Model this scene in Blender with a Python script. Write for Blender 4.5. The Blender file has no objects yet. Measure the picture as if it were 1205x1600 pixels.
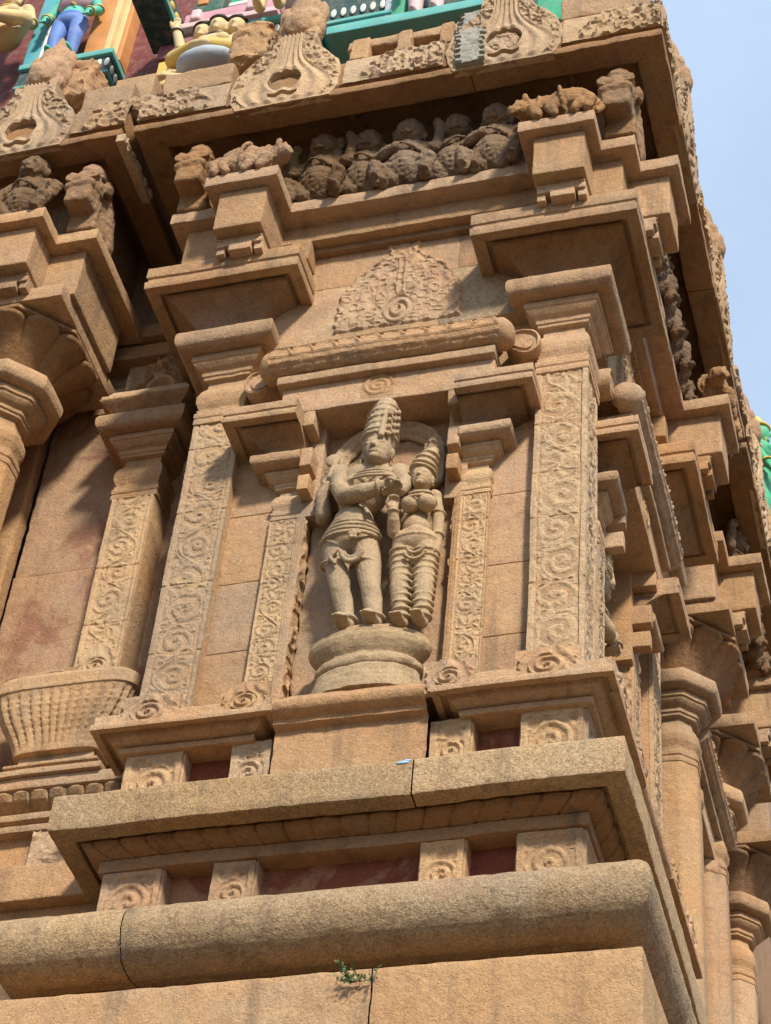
import bpy, bmesh, math, random
import numpy as np
from mathutils import Matrix, Vector
random.seed(7); np.random.seed(7)
scene = bpy.context.scene
COL = scene.collection
R_ = math.radians

# ------------------------------------------------------------------ camera
CR = [[0.963015, 0.258829, 0.074892], [-0.131483, 0.694022, -0.707846], [-0.235188, 0.67182, 0.702385]]
cam = bpy.data.objects.new('camera', bpy.data.cameras.new('camera'))
COL.objects.link(cam)
X, Y, Z = CR[0], [-v for v in CR[1]], [-v for v in CR[2]]
cam.matrix_world = Matrix(((X[0], Y[0], Z[0], 1.5524), (X[1], Y[1], Z[1], -8.4674), (X[2], Y[2], Z[2], 1.6), (0, 0, 0, 1)))
cam.data.sensor_fit = 'VERTICAL'; cam.data.sensor_height = 24; cam.data.lens = 24 * 3363 / 1600
cam.data.clip_end = 5000
scene.camera = cam

# ------------------------------------------------------------------ light
SUN_AZ, SUN_EL = R_(33), R_(38)          # azimuth from the front normal towards +x
sd = Vector((math.sin(SUN_AZ) * math.cos(SUN_EL), -math.cos(SUN_AZ) * math.cos(SUN_EL), math.sin(SUN_EL)))
sun = bpy.data.objects.new('sun', bpy.data.lights.new('sun', 'SUN'))
COL.objects.link(sun); sun.location = (6, -12, 20)
sun.rotation_euler = (-sd).to_track_quat('-Z', 'Y').to_euler()
sun.data.energy = 5.0; sun.data.angle = R_(7); sun.data.color = (1.0, 0.90, 0.76)
w = bpy.data.worlds.new('World'); scene.world = w; w.use_nodes = True
nt = w.node_tree; bg = nt.nodes['Background']
sky = nt.nodes.new('ShaderNodeTexSky'); sky.sky_type = 'NISHITA'; sky.sun_disc = False
sky.sun_elevation = SUN_EL; sky.sun_rotation = math.atan2(sd.x, sd.y)
sky.air_density = 1.0; sky.dust_density = 1.5; sky.ozone_density = 2.0
tc = nt.nodes.new('ShaderNodeTexCoord')
cn = nt.nodes.new('ShaderNodeTexNoise'); cn.inputs['Scale'].default_value = 3.2; cn.inputs['Detail'].default_value = 5
cr = nt.nodes.new('ShaderNodeValToRGB'); cr.color_ramp.elements[0].position = .40; cr.color_ramp.elements[1].position = .68
cr.color_ramp.elements[0].color = (.66, .66, .66, 1); cr.color_ramp.elements[1].color = (1, 1, 1, 1)
mx = nt.nodes.new('ShaderNodeMixRGB'); mx.inputs[2].default_value = (4.35, 5.6, 7.35, 1)
nt.links.new(tc.outputs['Generated'], cn.inputs['Vector']); nt.links.new(cn.outputs['Fac'], cr.inputs['Fac'])
nt.links.new(cr.outputs['Color'], mx.inputs[0]); nt.links.new(sky.outputs['Color'], mx.inputs[1])
nt.links.new(mx.outputs['Color'], bg.inputs['Color'])
bg.inputs['Strength'].default_value = 0.132
scene.view_settings.view_transform = 'Standard'; scene.view_settings.look = 'None'
scene.view_settings.exposure = 0.13; scene.view_settings.gamma = 1.0

# ------------------------------------------------------------------ noise
def _h(i, j, k, s):
    n = (i * 374761393 + j * 668265263 + k * 1274126177 + s * 974634757) & 0xFFFFFFFF
    n = ((n ^ (n >> 13)) * 1274126177) & 0xFFFFFFFF
    return ((n ^ (n >> 16)) & 0xFFFF) / 32767.5 - 1.0
def vn(P, scale, seed=0):
    q = np.asarray(P, float) * scale; f0 = np.floor(q); f = q - f0; u = f * f * (3 - 2 * f)
    i, j, k = (f0[..., 0].astype(np.int64), f0[..., 1].astype(np.int64), f0[..., 2].astype(np.int64))
    r = 0
    for a in (0, 1):
        for b in (0, 1):
            for c in (0, 1):
                wgt = (u[..., 0] if a else 1 - u[..., 0]) * (u[..., 1] if b else 1 - u[..., 1]) * (u[..., 2] if c else 1 - u[..., 2])
                r = r + wgt * _h(i + a, j + b, k + c, seed)
    return r
def vn2(u, v, scale, seed=0):
    return vn(np.stack([u, v, u * 0 + .37], -1), scale, seed)
def fbm2(u, v, scale, seed=0):
    return vn2(u, v, scale, seed) * .6 + vn2(u, v, scale * 2.1, seed + 1) * .3 + vn2(u, v, scale * 4.3, seed + 2) * .15
def worms(u, v, scale, seed=0):
    a = u + .35 / scale * vn2(u, v, scale * 1.3, seed + 5); b = v + .35 / scale * vn2(u, v, scale * 1.3, seed + 9)
    return 1 - np.clip(np.abs(vn2(a, b, scale, seed)) * 3.2, 0, 1)

# ------------------------------------------------------------------ mesh buffer
class MB:
    def __init__(s): s.V = []; s.F = []; s.n = 0
    def raw(s, V, F):
        V = np.asarray(V, float).reshape(-1, 3); s.V.append(V); s.F.append(np.asarray(F, np.int64) + s.n); s.n += len(V)
    def grid(s, P, cu=False, cv=False, flip=False):
        n, m = P.shape[:2]
        i = np.arange(n if cu else n - 1); j = np.arange(m if cv else m - 1)
        I, J = np.meshgrid(i, j, indexing='ij'); I2 = (I + 1) % n; J2 = (J + 1) % m
        F = np.stack([I * m + J, I2 * m + J, I2 * m + J2, I * m + J2], -1).reshape(-1, 4)
        if flip: F = F[:, ::-1]
        s.raw(P.reshape(-1, 3), F)
    def fan(s, ring, flip=False):          # closed ring capped by quads to its centre (degenerate-free)
        ring = np.asarray(ring); k = len(ring); c = ring.mean(0)
        V = np.vstack([ring, c[None]]); F = []
        for a in range(0, k, 2): F.append([a, (a + 1) % k, (a + 2) % k, k])
        F = np.array(F)
        if flip: F = F[:, ::-1]
        s.raw(V, F)
    def verts(s): return np.vstack(s.V)
    def apply(s, fn): s.V = [fn(v) for v in s.V]; return s
    def mesh(s, name, rough=.0022, angle=38):
        V = s.verts(); F = np.vstack(s.F)
        if rough:
            q = V
            V = V + np.stack([vn(q, 1.7, k + 7) * .006 + vn(q, 16, k) * rough * .9 + vn(q, 44, k + 3) * rough * .7 for k in (11, 23, 37)], -1)
        me = bpy.data.meshes.new(name)
        me.vertices.add(len(V)); me.vertices.foreach_set('co', V.ravel())
        me.loops.add(F.size); me.loops.foreach_set('vertex_index', F.ravel())
        me.polygons.add(len(F)); me.polygons.foreach_set('loop_start', np.arange(0, F.size, 4)); me.polygons.foreach_set('loop_total', np.full(len(F), 4))
        me.update(calc_edges=True); me.validate()
        me.polygons.foreach_set('use_smooth', np.ones(len(me.polygons), bool))
        try: me.set_sharp_from_angle(angle=R_(angle))
        except Exception: pass
        return me

def lin(a, b, step, r=0.0):
    L = abs(b - a); n = max(1, int(math.ceil(L / step))); t = np.linspace(a, b, n + 1)
    if r and L > 2.2 * r:
        sg = 1 if b > a else -1
        t = np.unique(np.concatenate([t[1:-1][(np.abs(t[1:-1] - a) > r * 1.05) & (np.abs(t[1:-1] - b) > r * 1.05)], [a, a + sg * r * .5, a + sg * r, b - sg * r, b - sg * r * .5, b]]))
    return t
def box(mb, s0, s1, p0, p1, z0, z1, r=.008, step=.06):
    lo = np.array([s0, p0, z0]); hi = np.array([s1, p1, z1]); r = min(r, .45 * (hi - lo).min())
    ax = [lin(lo[k], hi[k], step, r) for k in range(3)]
    for k in range(3):
        a, b = [(1, 2), (2, 0), (0, 1)][k]
        A, B = np.meshgrid(ax[a], ax[b], indexing='ij')
        for side in (0, 1):
            P = np.zeros(A.shape + (3,)); P[..., a] = A; P[..., b] = B; P[..., k] = hi[k] if side else lo[k]
            c = np.clip(P, lo + r, hi - r); d = P - c; n = np.linalg.norm(d, axis=-1, keepdims=True)
            P = np.where(n > 1e-9, c + d / np.maximum(n, 1e-9) * r, P)
            mb.grid(P, flip=not side)
    return mb
def prof(pts, r=.007, step=.05):
    """polyline (p,z) -> densified with softened corners"""
    pts = [np.array(q, float) for q in pts]; out = [pts[0]]
    for i in range(1, len(pts) - 1):
        a, b, c = pts[i - 1], pts[i], pts[i + 1]; la, lc = np.linalg.norm(a - b), np.linalg.norm(c - b)
        rr = min(r, la * .4, lc * .4); u = b + (a - b) / la * rr; v = b + (c - b) / lc * rr
        out += [u, .25 * u + .5 * b + .25 * v, v]
    out.append(pts[-1]); res = [out[0]]
    for a, b in zip(out[:-1], out[1:]):
        n = max(1, int(np.linalg.norm(b - a) / step)); res += [a + (b - a) * t / n for t in range(1, n + 1)]
    return np.array(res)
def arc(c, r, a0, a1, n=10, ry=None):
    ry = ry or r
    return [(c[0] + r * math.cos(R_(a0 + (a1 - a0) * t / n)), c[1] + ry * math.sin(R_(a0 + (a1 - a0) * t / n))) for t in range(n + 1)]
def sweep(mb, path, pr, closed=False, step=.05, disp=None, flip=False):
    """profile (p,z) swept along plan path (outside on the right of travel) with mitred corners"""
    V = [np.array(q, float) for q in path]; n = len(V); segs = n if closed else n - 1
    nr = []
    for i in range(segs):
        d = V[(i + 1) % n] - V[i]; d /= np.linalg.norm(d); nr.append(np.array([d[1], -d[0]]))
    m = []
    for i in range(n):
        a = nr[i - 1] if (closed or i > 0) else nr[0]; b = nr[i] if (i < segs) else nr[-1]
        k = a + b; m.append(k / max(1e-6, (k @ k) / 2))
    run = 0
    for i in range(segs):
        A, B = V[i], V[(i + 1) % n]; L = np.linalg.norm(B - A); Le = L + (2 * abs(pr[:, 0]).max() if closed else 0); t = lin(0, 1, step / Le, min(.012 / Le, .2))
        pa = A[None] + pr[:, :1] * m[i][None]; pb = B[None] + pr[:, :1] * m[(i + 1) % n][None]
        P = np.zeros((len(t), len(pr), 3))
        P[..., :2] = pa[None] * (1 - t)[:, None, None] + pb[None] * t[:, None, None]; P[..., 2] = pr[None, :, 1]
        if disp is not None:
            h = disp(run + t[:, None] * Le, np.arange(len(pr))[None, :], pr)
            tg = np.gradient(pr, axis=0); nn = np.stack([tg[:, 1], -tg[:, 0]], -1); nn /= np.maximum(np.linalg.norm(nn, axis=1, keepdims=True), 1e-9)
            e = np.minimum(1, np.minimum(t, 1 - t) * L / .02)[:, None]
            h = h * e
            P[..., 0] += h * nn[None, :, 0] * nr[i][0]; P[..., 1] += h * nn[None, :, 0] * nr[i][1]; P[..., 2] += h * nn[None, :, 1]
        mb.grid(P, flip=flip); run += Le
    return mb
def lathe_sq(mb, cs, cp, pr, hx=0.0, hp=0.0, **k):
    """square-plan stack about (cs,cp); profile radius = half width"""
    e = 1e-4
    sweep(mb, [(cs - hx - e, cp - hp - e), (cs + hx + e, cp - hp - e), (cs + hx + e, cp + hp + e), (cs - hx - e, cp + hp + e)], pr, closed=True, **k)
    return mb
def lathe_n(mb, cs, cp, pr, n=8, ph=None, sub=6, round_=0.0, flute=0.0, fl_rng=None):
    ph = math.pi / n if ph is None else ph
    th = np.linspace(0, 2 * math.pi, n * sub, endpoint=False)
    a = (th - ph + math.pi / n) % (2 * math.pi / n) - math.pi / n
    poly = math.cos(math.pi / n) / np.cos(math.pi / n - np.abs((th - ph) % (2 * math.pi / n))) if n < 40 else np.ones_like(th)
    shape = poly * (1 - round_) + round_
    rad = pr[:, 0][None] * shape[:, None]
    if flute:
        rad = rad * (1 + flute * (np.abs(np.cos(th * n / 2))[:, None] - .6) * (fl_rng(pr)[None] if fl_rng else 1))
    P = np.stack([cs + rad * np.cos(th)[:, None], cp + rad * np.sin(th)[:, None], np.broadcast_to(pr[:, 1][None], rad.shape)], -1)
    mb.grid(P, cu=True)
    return mb
def relief(mb, s0, s1, z0, z1, p0, fn, depth=.02, res=.0065, axis='p', skirt=.03, mask=None):
    n = max(4, int((s1 - s0) / res)); m = max(4, int((z1 - z0) / res))
    S, Zz = np.meshgrid(np.linspace(s0, s1, n), np.linspace(z0, z1, m), indexing='ij')
    h = fn(S, Zz) * depth; P = np.stack([S, p0 + h, Zz], -1)
    e = np.pad(P, ((1, 1), (1, 1), (0, 0)), mode='edge'); e[0, :, 1] = e[-1, :, 1] = p0 - skirt; e[:, 0, 1] = e[:, -1, 1] = p0 - skirt
    if axis == 's': e = e[..., [1, 0, 2]]
    mb.grid(e, flip=(axis != 's'))
    return mb

# ------------------------------------------------------------------ carved patterns (height maps 0..1)
def scroll_fn(cs, hw, z0, cell, seed=0, margin=.82):
    """column of alternating spiral medallions between plain margins"""
    def f(S, Zz):
        u = (S - cs) / hw; v = (Zz - z0) / hw; c = cell / hw
        wv = .10 * vn2(u, v, 1.7, seed); u2 = u + wv; v2 = v + .10 * vn2(u, v, 1.9, seed + 4)
        k = np.floor(v2 / c); sg = np.where(k % 2 == 0, 1.0, -1.0)
        y = (v2 / c - k - .5) * c; x = u2 - .10 * sg
        r = np.hypot(x, y) / min(.80, c * .48); th = np.arctan2(y, x) * sg
        kk = k.astype(np.int64); ha = _h(kk, kk * 0 + seed, kk * 0 + 5, 9); hb = _h(kk, kk * 0 + seed, kk * 0 + 8, 4)
        r = r * (1 + .13 * ha); sp = np.clip(.5 + .75 * np.cos(2 * np.pi * (r * (1.75 + .3 * hb) - (th + 3 * ha) / (2 * np.pi)) + .5 * vn2(u, v, 3, seed + 6)), 0, 1)
        sp = np.where(hb > .55, np.clip(.45 + .5 * np.cos(th * 6 + 5 * r) * np.clip(r * 3, 0, 1) + .4 * (r < .2), 0, 1), sp)
        sp = sp * (.72 + .28 * worms(u, v, 5.5, seed + 12))
        core = sp * (.90 + .10 * np.cos(th * 9 + 14 * r))
        lf = worms(u, v, 4.6, seed + 2) * .7 + .3 * (.5 + .5 * np.cos(th * 11 + 9 * r))
        vine = np.exp(-((u2 + .62 * np.sin(np.pi * v2 / c)) / .10) ** 2)
        t = np.clip((r - .86) / .12, 0, 1); h = core * (1 - t) + np.maximum(lf * .85, 0) * t
        h = np.maximum(h, vine * t)
        h = np.clip(h + .18 * fbm2(u, v, 6, seed + 3), 0, 1)
        ed = np.clip((np.abs(u) - margin) / .05, 0, 1)
        h = h * (1 - ed) + .72 * ed
        h = np.where((np.abs(u) > margin - .09) & (np.abs(u) < margin), h * .25, h)
        return h
    return f
def joints(f, zs, wd=.006, d=.75):
    def g(S, Zz):
        h = f(S, Zz)
        for z in zs: h = h - d * np.exp(-((Zz - z - .004 * vn2(S, S * 0, 9, 3)) / wd) ** 2)
        return h
    return g
def rosette_fn(cs, cz, hs, hz, seed=0, margin=.16):
    def f(S, Zz):
        a = (S - cs); b = (Zz - cz); R0 = min(hs, hz) * .80
        u = a / hz; v = b / hz
        x = a + .01 * vn2(u, v, 2, seed); y = b + .01 * vn2(u, v, 2, seed + 1)
        r = np.hypot(x, y) / R0; th = np.arctan2(y, x) * (1 if seed % 2 else -1)
        sp = np.clip(.5 + .75 * np.cos(2 * np.pi * (r * 2.1 - th / (2 * np.pi))), 0, 1)
        sp = sp * (.9 + .1 * np.cos(th * 8 + 10 * r))
        lf = worms(u + seed, v, 4.2, seed + 2)
        t = np.clip((r - .9) / .12, 0, 1); h = sp * (1 - t) + lf * .85 * t
        dd = np.minimum(hs - np.abs(a), hz - np.abs(b)); e = np.clip((dd - .03) / .012, 0, 1)
        return np.clip(h * e + .8 * (1 - e) + .12 * fbm2(u, v, 5, seed), 0, 1)
    return f
def leaf_fn(scale=16, seed=0):
    def f(S, Zz): return np.clip(worms(S, Zz, scale, seed) * .75 + .35 * vn2(S, Zz, scale * .45, seed + 8) + .1, 0, 1)
    return f
def petal_disp(wd=.11, depth=.012, lo=0, hi=999, edge=.010):
    def f(u, k, pr):
        n = len(pr); t = np.clip((k - lo) / max(1, min(hi, n - 1) - lo), 0, 1)
        ph = (u / wd) % 1.0; c = np.abs(ph - .5) * 2
        groove = -depth * np.exp(-((1 - c) / .10) ** 2)
        scal = -edge * 2.2 * np.clip(t - (1 - .55 * c ** 2.2) + .0, 0, 1) * 1.6
        return (groove + scal) * np.where((k >= lo) & (k <= hi), 1, 0)
    return f

# ------------------------------------------------------------------ materials
def nn(t, typ, **kw):
    n = t.nodes.new(typ)
    for k, v in kw.items():
        if k in n.inputs: n.inputs[k].default_value = v
        else: setattr(n, k, v)
    return n
def stone(name, base, alt, dark, alt_amt=.5, dark_amt=.35, spots=.5, bump=1.0, patch=None, patch_amt=.5, rough=.92, streak=.70):
    m = bpy.data.materials.new(name); m.use_nodes = True; t = m.node_tree; L = t.links.new
    b = t.nodes['Principled BSDF']; b.inputs['Roughness'].default_value = rough
    b.inputs['Specular IOR Level'].default_value = .25
    geo = nn(t, 'ShaderNodeNewGeometry'); pos = geo.outputs['Position']
    def noise(scale, det=4, dist=0.0, ro=.55):
        n = nn(t, 'ShaderNodeTexNoise'); n.inputs['Scale'].default_value = scale; n.inputs['Detail'].default_value = det
        n.inputs['Distortion'].default_value = dist; n.inputs['Roughness'].default_value = ro; L(pos, n.inputs['Vector']); return n.outputs['Fac']
    def ramp(src, a, c, va=0., vc=1.):
        r = nn(t, 'ShaderNodeMapRange'); r.inputs['From Min'].default_value = a; r.inputs['From Max'].default_value = c
        r.inputs['To Min'].default_value = va; r.inputs['To Max'].default_value = vc; L(src, r.inputs['Value']); return r.outputs[0]
    def mix(fac, c1, c2, typ='MIX'):
        x = nn(t, 'ShaderNodeMixRGB'); x.blend_type = typ
        if isinstance(fac, float): x.inputs[0].default_value = fac
        else: L(fac, x.inputs[0])
        for k, c in ((1, c1), (2, c2)):
            if isinstance(c, tuple): x.inputs[k].default_value = c + (1,)
            else: L(c, x.inputs[k])
        return x.outputs[0]
    c = mix(ramp(noise(1.1, 5, .6), .38, .66, 0, alt_amt), base, alt)
    c = mix(ramp(noise(.9, 6, .9, .6), .50, .66, 0, .55), c, (.36, .275, .195)); c = mix(ramp(noise(1.5, 5, .7), .56, .70, 0, .45), c, (.47, .275, .18)) if base[0] > .3 else c
    c = mix(ramp(noise(4.5, 6, 1.0), .5, .75, 0, .55), c, tuple(.5 * (x + y) for x, y in zip(alt, dark)))
    c = mix(ramp(noise(2.3, 8, .3, .7), .55, .74, 0, dark_amt), c, dark)
    if patch: c = mix(ramp(noise(2.0, 7, .8, .65), .5, .6, 0, patch_amt), c, patch)
    oi = nn(t, 'ShaderNodeObjectInfo'); hs = nn(t, 'ShaderNodeHueSaturation'); L(c, hs.inputs['Color'])
    L(ramp(oi.outputs['Random'], 0, 1, .86, 1.10), hs.inputs['Value']); wn = nn(t, 'ShaderNodeTexWhiteNoise'); wn.noise_dimensions = '1D'; L(oi.outputs['Random'], wn.inputs['W']); L(ramp(wn.outputs['Value'], 0, 1, .92, 1.10), hs.inputs['Saturation'])
    c = hs.outputs[0]
    mp = nn(t, 'ShaderNodeMapping'); mp.inputs['Scale'].default_value = (7, 7, .55); L(pos, mp.inputs['Vector']); sn = nn(t, 'ShaderNodeTexNoise'); sn.inputs['Scale'].default_value = 1.0; sn.inputs['Detail'].default_value = 6; sn.inputs['Roughness'].default_value = .65; L(mp.outputs[0], sn.inputs['Vector'])
    c = mix(ramp(sn.outputs['Fac'], .54, .76, 0, streak), c, dark)
    sp = ramp(noise(40, 4, 1.8, .62), .34, .68, 1 - .50 * spots, 1 + .26 * spots)
    gp = nn(t, 'ShaderNodeMixRGB'); gp.blend_type = 'MULTIPLY'; gp.inputs[0].default_value = 1; L(c, gp.inputs[1])
    cc = nn(t, 'ShaderNodeCombineColor'); [L(sp, cc.inputs[k]) for k in range(3)]; L(cc.outputs[0], gp.inputs[2])
    v = nn(t, 'ShaderNodeTexVoronoi'); v.inputs['Scale'].default_value = 60; L(pos, v.inputs['Vector'])
    pit = ramp(v.outputs['Distance'], 0, .28)
    pitm = nn(t, 'ShaderNodeMath', operation='MAXIMUM'); L(pit, pitm.inputs[0]); L(ramp(noise(7, 3), .42, .58, 1, 0), pitm.inputs[1])
    L(gp.outputs[0], b.inputs['Base Color'])
    h1 = noise(38, 6, 1.9, .62); h2 = noise(16, 5, .4)
    hh = nn(t, 'ShaderNodeMath', operation='MULTIPLY_ADD'); L(h2, hh.inputs[0]); hh.inputs[1].default_value = 1.3; L(h1, hh.inputs[2])
    h3 = nn(t, 'ShaderNodeMath', operation='MULTIPLY_ADD'); L(pitm.outputs[0], h3.inputs[0]); h3.inputs[1].default_value = .5; L(hh.outputs[0], h3.inputs[2])
    bp = nn(t, 'ShaderNodeBump'); bp.inputs['Strength'].default_value = .75 * bump; bp.inputs['Distance'].default_value = .012
    L(h3.outputs[0], bp.inputs['Height']); L(bp.outputs[0], b.inputs['Normal'])
    return m
TAN = (.50, .335, .195); ORG = (.47, .26, .130); GRY = (.40, .31, .205); DRK = (.17, .125, .085); PAL = (.54, .385, .235)
M = dict(
    tan=stone('stone_tan', TAN, ORG, DRK, .65, .45),
    pale=stone('stone_carved_pale', PAL, TAN, DRK, .6, .30),
    orange=stone('stone_orange', (.49, .295, .16), TAN, DRK, .6, .25),
    grey=stone('stone_grey_granite', (.47, .35, .22), (.50, .32, .165), DRK, .5, .35, spots=.9, bump=1.1),
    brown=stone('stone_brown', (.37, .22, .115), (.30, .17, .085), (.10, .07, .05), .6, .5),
    red=stone('red_paint_worn', (.20, .055, .035), (.26, .10, .055), (.10, .04, .03), .6, .4, patch=(.42, .26, .14), patch_amt=.55),
    redwall=stone('wall_red_wash', (.40, .255, .15), (.44, .25, .125), (.22, .145, .095), .6, .6, patch=(.22, .06, .04), patch_amt=.55),
    statue=stone('statue_granite', (.50, .37, .22), (.47, .31, .165), (.19, .145, .095), .6, .5, spots=.45, bump=.35),
    pedestal=stone('pedestal_stone', (.44, .33, .205), (.40, .28, .155), (.15, .115, .08), .6, .6, spots=.6, bump=.6),
    dark_brown=stone('stone_dark_brown', (.20, .125, .07), (.15, .09, .05), (.05, .035, .025), .6, .6),  # darkest brown stone tone, used on most of the frieze dwarfs
    cement=stone('grey_cement', (.36, .35, .30), (.30, .29, .25), (.2, .19, .17), .5, .3),
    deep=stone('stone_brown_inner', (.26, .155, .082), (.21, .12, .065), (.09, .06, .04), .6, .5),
)
def paint(name, col, rough=.45, var=.25):
    m = bpy.data.materials.new(name); m.use_nodes = True; t = m.node_tree; b = t.nodes['Principled BSDF']
    b.inputs['Roughness'].default_value = .7
    n = nn(t, 'ShaderNodeTexNoise'); n.inputs['Scale'].default_value = 7; n.inputs['Detail'].default_value = 6
    g = nn(t, 'ShaderNodeNewGeometry'); t.links.new(g.outputs['Position'], n.inputs['Vector'])
    x = nn(t, 'ShaderNodeMixRGB'); x.inputs[1].default_value = tuple(c * (1 - var) for c in col) + (1,); x.inputs[2].default_value = tuple(min(1, c * (1 + var)) for c in col) + (1,)
    t.links.new(n.outputs['Fac'], x.inputs[0])
    n2 = nn(t, 'ShaderNodeTexNoise'); n2.inputs['Scale'].default_value = 14; n2.inputs['Detail'].default_value = 8; n2.inputs['Roughness'].default_value = .7; t.links.new(g.outputs['Position'], n2.inputs['Vector'])
    r2 = nn(t, 'ShaderNodeMapRange'); r2.inputs['From Min'].default_value = .45; r2.inputs['From Max'].default_value = .75; r2.inputs['To Max'].default_value = .55; t.links.new(n2.outputs['Fac'], r2.inputs['Value'])
    x2 = nn(t, 'ShaderNodeMixRGB'); x2.inputs[2].default_value = (.30, .25, .19, 1); t.links.new(r2.outputs[0], x2.inputs[0]); t.links.new(x.outputs[0], x2.inputs[1]); t.links.new(x2.outputs[0], b.inputs['Base Color'])
    bp = nn(t, 'ShaderNodeBump'); bp.inputs['Strength'].default_value = .15; bp.inputs['Distance'].default_value = .01
    t.links.new(n.outputs['Fac'], bp.inputs['Height']); t.links.new(bp.outputs[0], b.inputs['Normal'])
    return m

# ------------------------------------------------------------------ scene objects
def link(name, me, mat, parent=None):
    o = bpy.data.objects.new(name, me); COL.objects.link(o)
    if mat is not None and not me.materials: me.materials.append(mat)
    if parent is not None: o.parent = parent
    return o
def tag(o, label=None, cat=None, group=None, kind=None):
    if label: o['label'] = label
    if cat: o['category'] = cat
    if group: o['group'] = group
    if kind: o['kind'] = kind
    return o
def empty(name, loc=(0, 0, 0)):
    o = bpy.data.objects.new(name, None); COL.objects.link(o); o.location = loc; o.empty_display_size = .2; return o
TEMPLE = empty('temple_gateway'); tag(TEMPLE, 'carved tan stone temple gateway corner with pillars, niches and deep eaves', 'temple')
MF = Matrix.Diagonal((-1, -1, 1, 1))                                   # (s,p,z) -> front face
MS = Matrix(((0, 1, 0, 0), (1, 0, 0, 0), (0, 0, 1, 0), (0, 0, 0, 1)))  # (s,p,z) -> side face (mirror)
def part(name, mb, mat, frames='FS', kids=(), ds=0.0, label=None, rough=.0022, angle=38):
    """a part in facade coordinates; made on the front and mirrored onto the side; kids = (name, mb, mat) sub-parts"""
    me = mb.mesh(name, rough, angle) if isinstance(mb, MB) else mb
    km = [(k[0], k[1].mesh(k[0], rough, angle) if isinstance(k[1], MB) else k[1], k[2]) for k in kids]
    out = []
    for fr in frames:
        o = link(name, me, M[mat] if isinstance(mat, str) else mat, TEMPLE)
        o.matrix_local = (MF if fr == 'F' else MS) @ Matrix.Translation((ds, 0, 0))
        if label: o['label'] = label
        for kn, kme, kmat in km: link(kn, kme, M[kmat] if isinstance(kmat, str) else kmat, o)
        out.append(o)
    return me, km
def again(got, name, mat, frames, ds, kmats):
    me, km = got
    for fr in frames:
        o = link(name, me, None, TEMPLE); o.matrix_local = (MF if fr == 'F' else MS) @ Matrix.Translation((ds, 0, 0))
        for kn, kme, kmat in km: link(kn, kme, None, o)
def world_part(name, mb, mat, kids=(), rough=.0022):
    o = link(name, mb.mesh(name, rough), M[mat], TEMPLE)
    for k in kids: link(k[0], k[1].mesh(k[0], rough), M[k[2]], o)
    return o

# ================================================================== ARCHITECTURE
BIG = (.44, 2.725)          # big pilasters of the corner bay
NIC = (.985, 2.155)         # niche pilasters
CS = 1.57                   # bay centre
GROUND_Z = 0.0
g = MB(); box(g, -400, 400, -400, 400, -.5, 0, r=.01, step=40)
gm = bpy.data.materials.new('sandy_paving'); gm.use_nodes = True
gb = gm.node_tree.nodes['Principled BSDF']; gb.inputs['Base Color'].default_value = (.2,.15,.1, 1); gb.inputs['Roughness'].default_value = .95
gn = nn(gm.node_tree, 'ShaderNodeTexNoise'); gn.inputs['Scale'].default_value = 40
gx = nn(gm.node_tree, 'ShaderNodeMixRGB'); gx.inputs[1].default_value = (.10, .068, .04, 1); gx.inputs[2].default_value = (.15, .105, .062, 1)
gm.node_tree.links.new(gn.outputs['Fac'], gx.inputs[0]); gm.node_tree.links.new(gx.outputs[0], gb.inputs['Base Color'])
tag(link('ground', g.mesh('ground', 0), gm), 'sandy paved temple court at the foot of the gateway', None, None, 'structure')

END = 3.14; DEP = .95
def bay_path(end=END, dep=DEP): return [(-end, dep), (-end, 0), (0, 0), (0, end), (-dep, end)]
JS = 1.115
def bay_split(j, gap=.004): return [[(-END, DEP), (-END, 0), (-j - gap, 0)], [(-j + gap, 0), (0, 0), (0, END), (-DEP, END)]]

# --- plinth, roll and lower dado -----------------------------------------------------------
P_block = prof([(.10, 0), (.10, 7.25), (-.13, 7.262)], r=.015)
for pth in ([(-3.3, .95), (-3.3, 0), (-1.204, 0)], [(-1.196, 0), (0, 0), (0, 3.3), (-.95, 3.3)]):
    world_part('plinth_block', sweep(MB(), pth, P_block, step=.06), 'tan', rough=.004)
world_part('plinth_recess', sweep(MB(), bay_path(), prof([(-.16, 7.2), (-.16, 7.46)])), 'deep')
roll = prof([(-.20, 7.425), (-.11, 7.43)] + arc((-.035, 7.595), .188, -112, 98, 22) + [(-.30, 7.79)], r=.004, step=.03)
for pth in ([(-END, DEP), (-END, 0), (-2.52 - .003, 0)], [(-2.52 + .003, 0), (0, 0), (0, END), (-DEP, END)]):
    world_part('roll_moulding', sweep(MB(), pth, roll, step=.05), 'grey', rough=.004)
world_part('lower_dado_wall', sweep(MB(), bay_path(), prof([(-.36, 7.7), (-.36, 8.25)])), 'red', rough=.005)
DB = ((.255, .615), (.872, 1.122), (2.005, 2.262), (2.53, 2.885))
for i, (a, b) in enumerate(DB):
    c = (a + b) / 2; hz = .215; ce = 8.228 - hz + .0
    mb = box(MB(), a, b, -.45, -.262, 7.70, 8.226, r=.01, step=.05)
    kb = relief(MB(), a + .012, b - .012, 7.80, 8.218, -.262, rosette_fn(c, 8.02, (b - a) / 2 - .012, .20, 3 + i), depth=.017)
    part('dado_block', mb, 'orange' if i % 2 else 'tan', 'FS', [('carved_rosette', kb, 'tan')])
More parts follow.
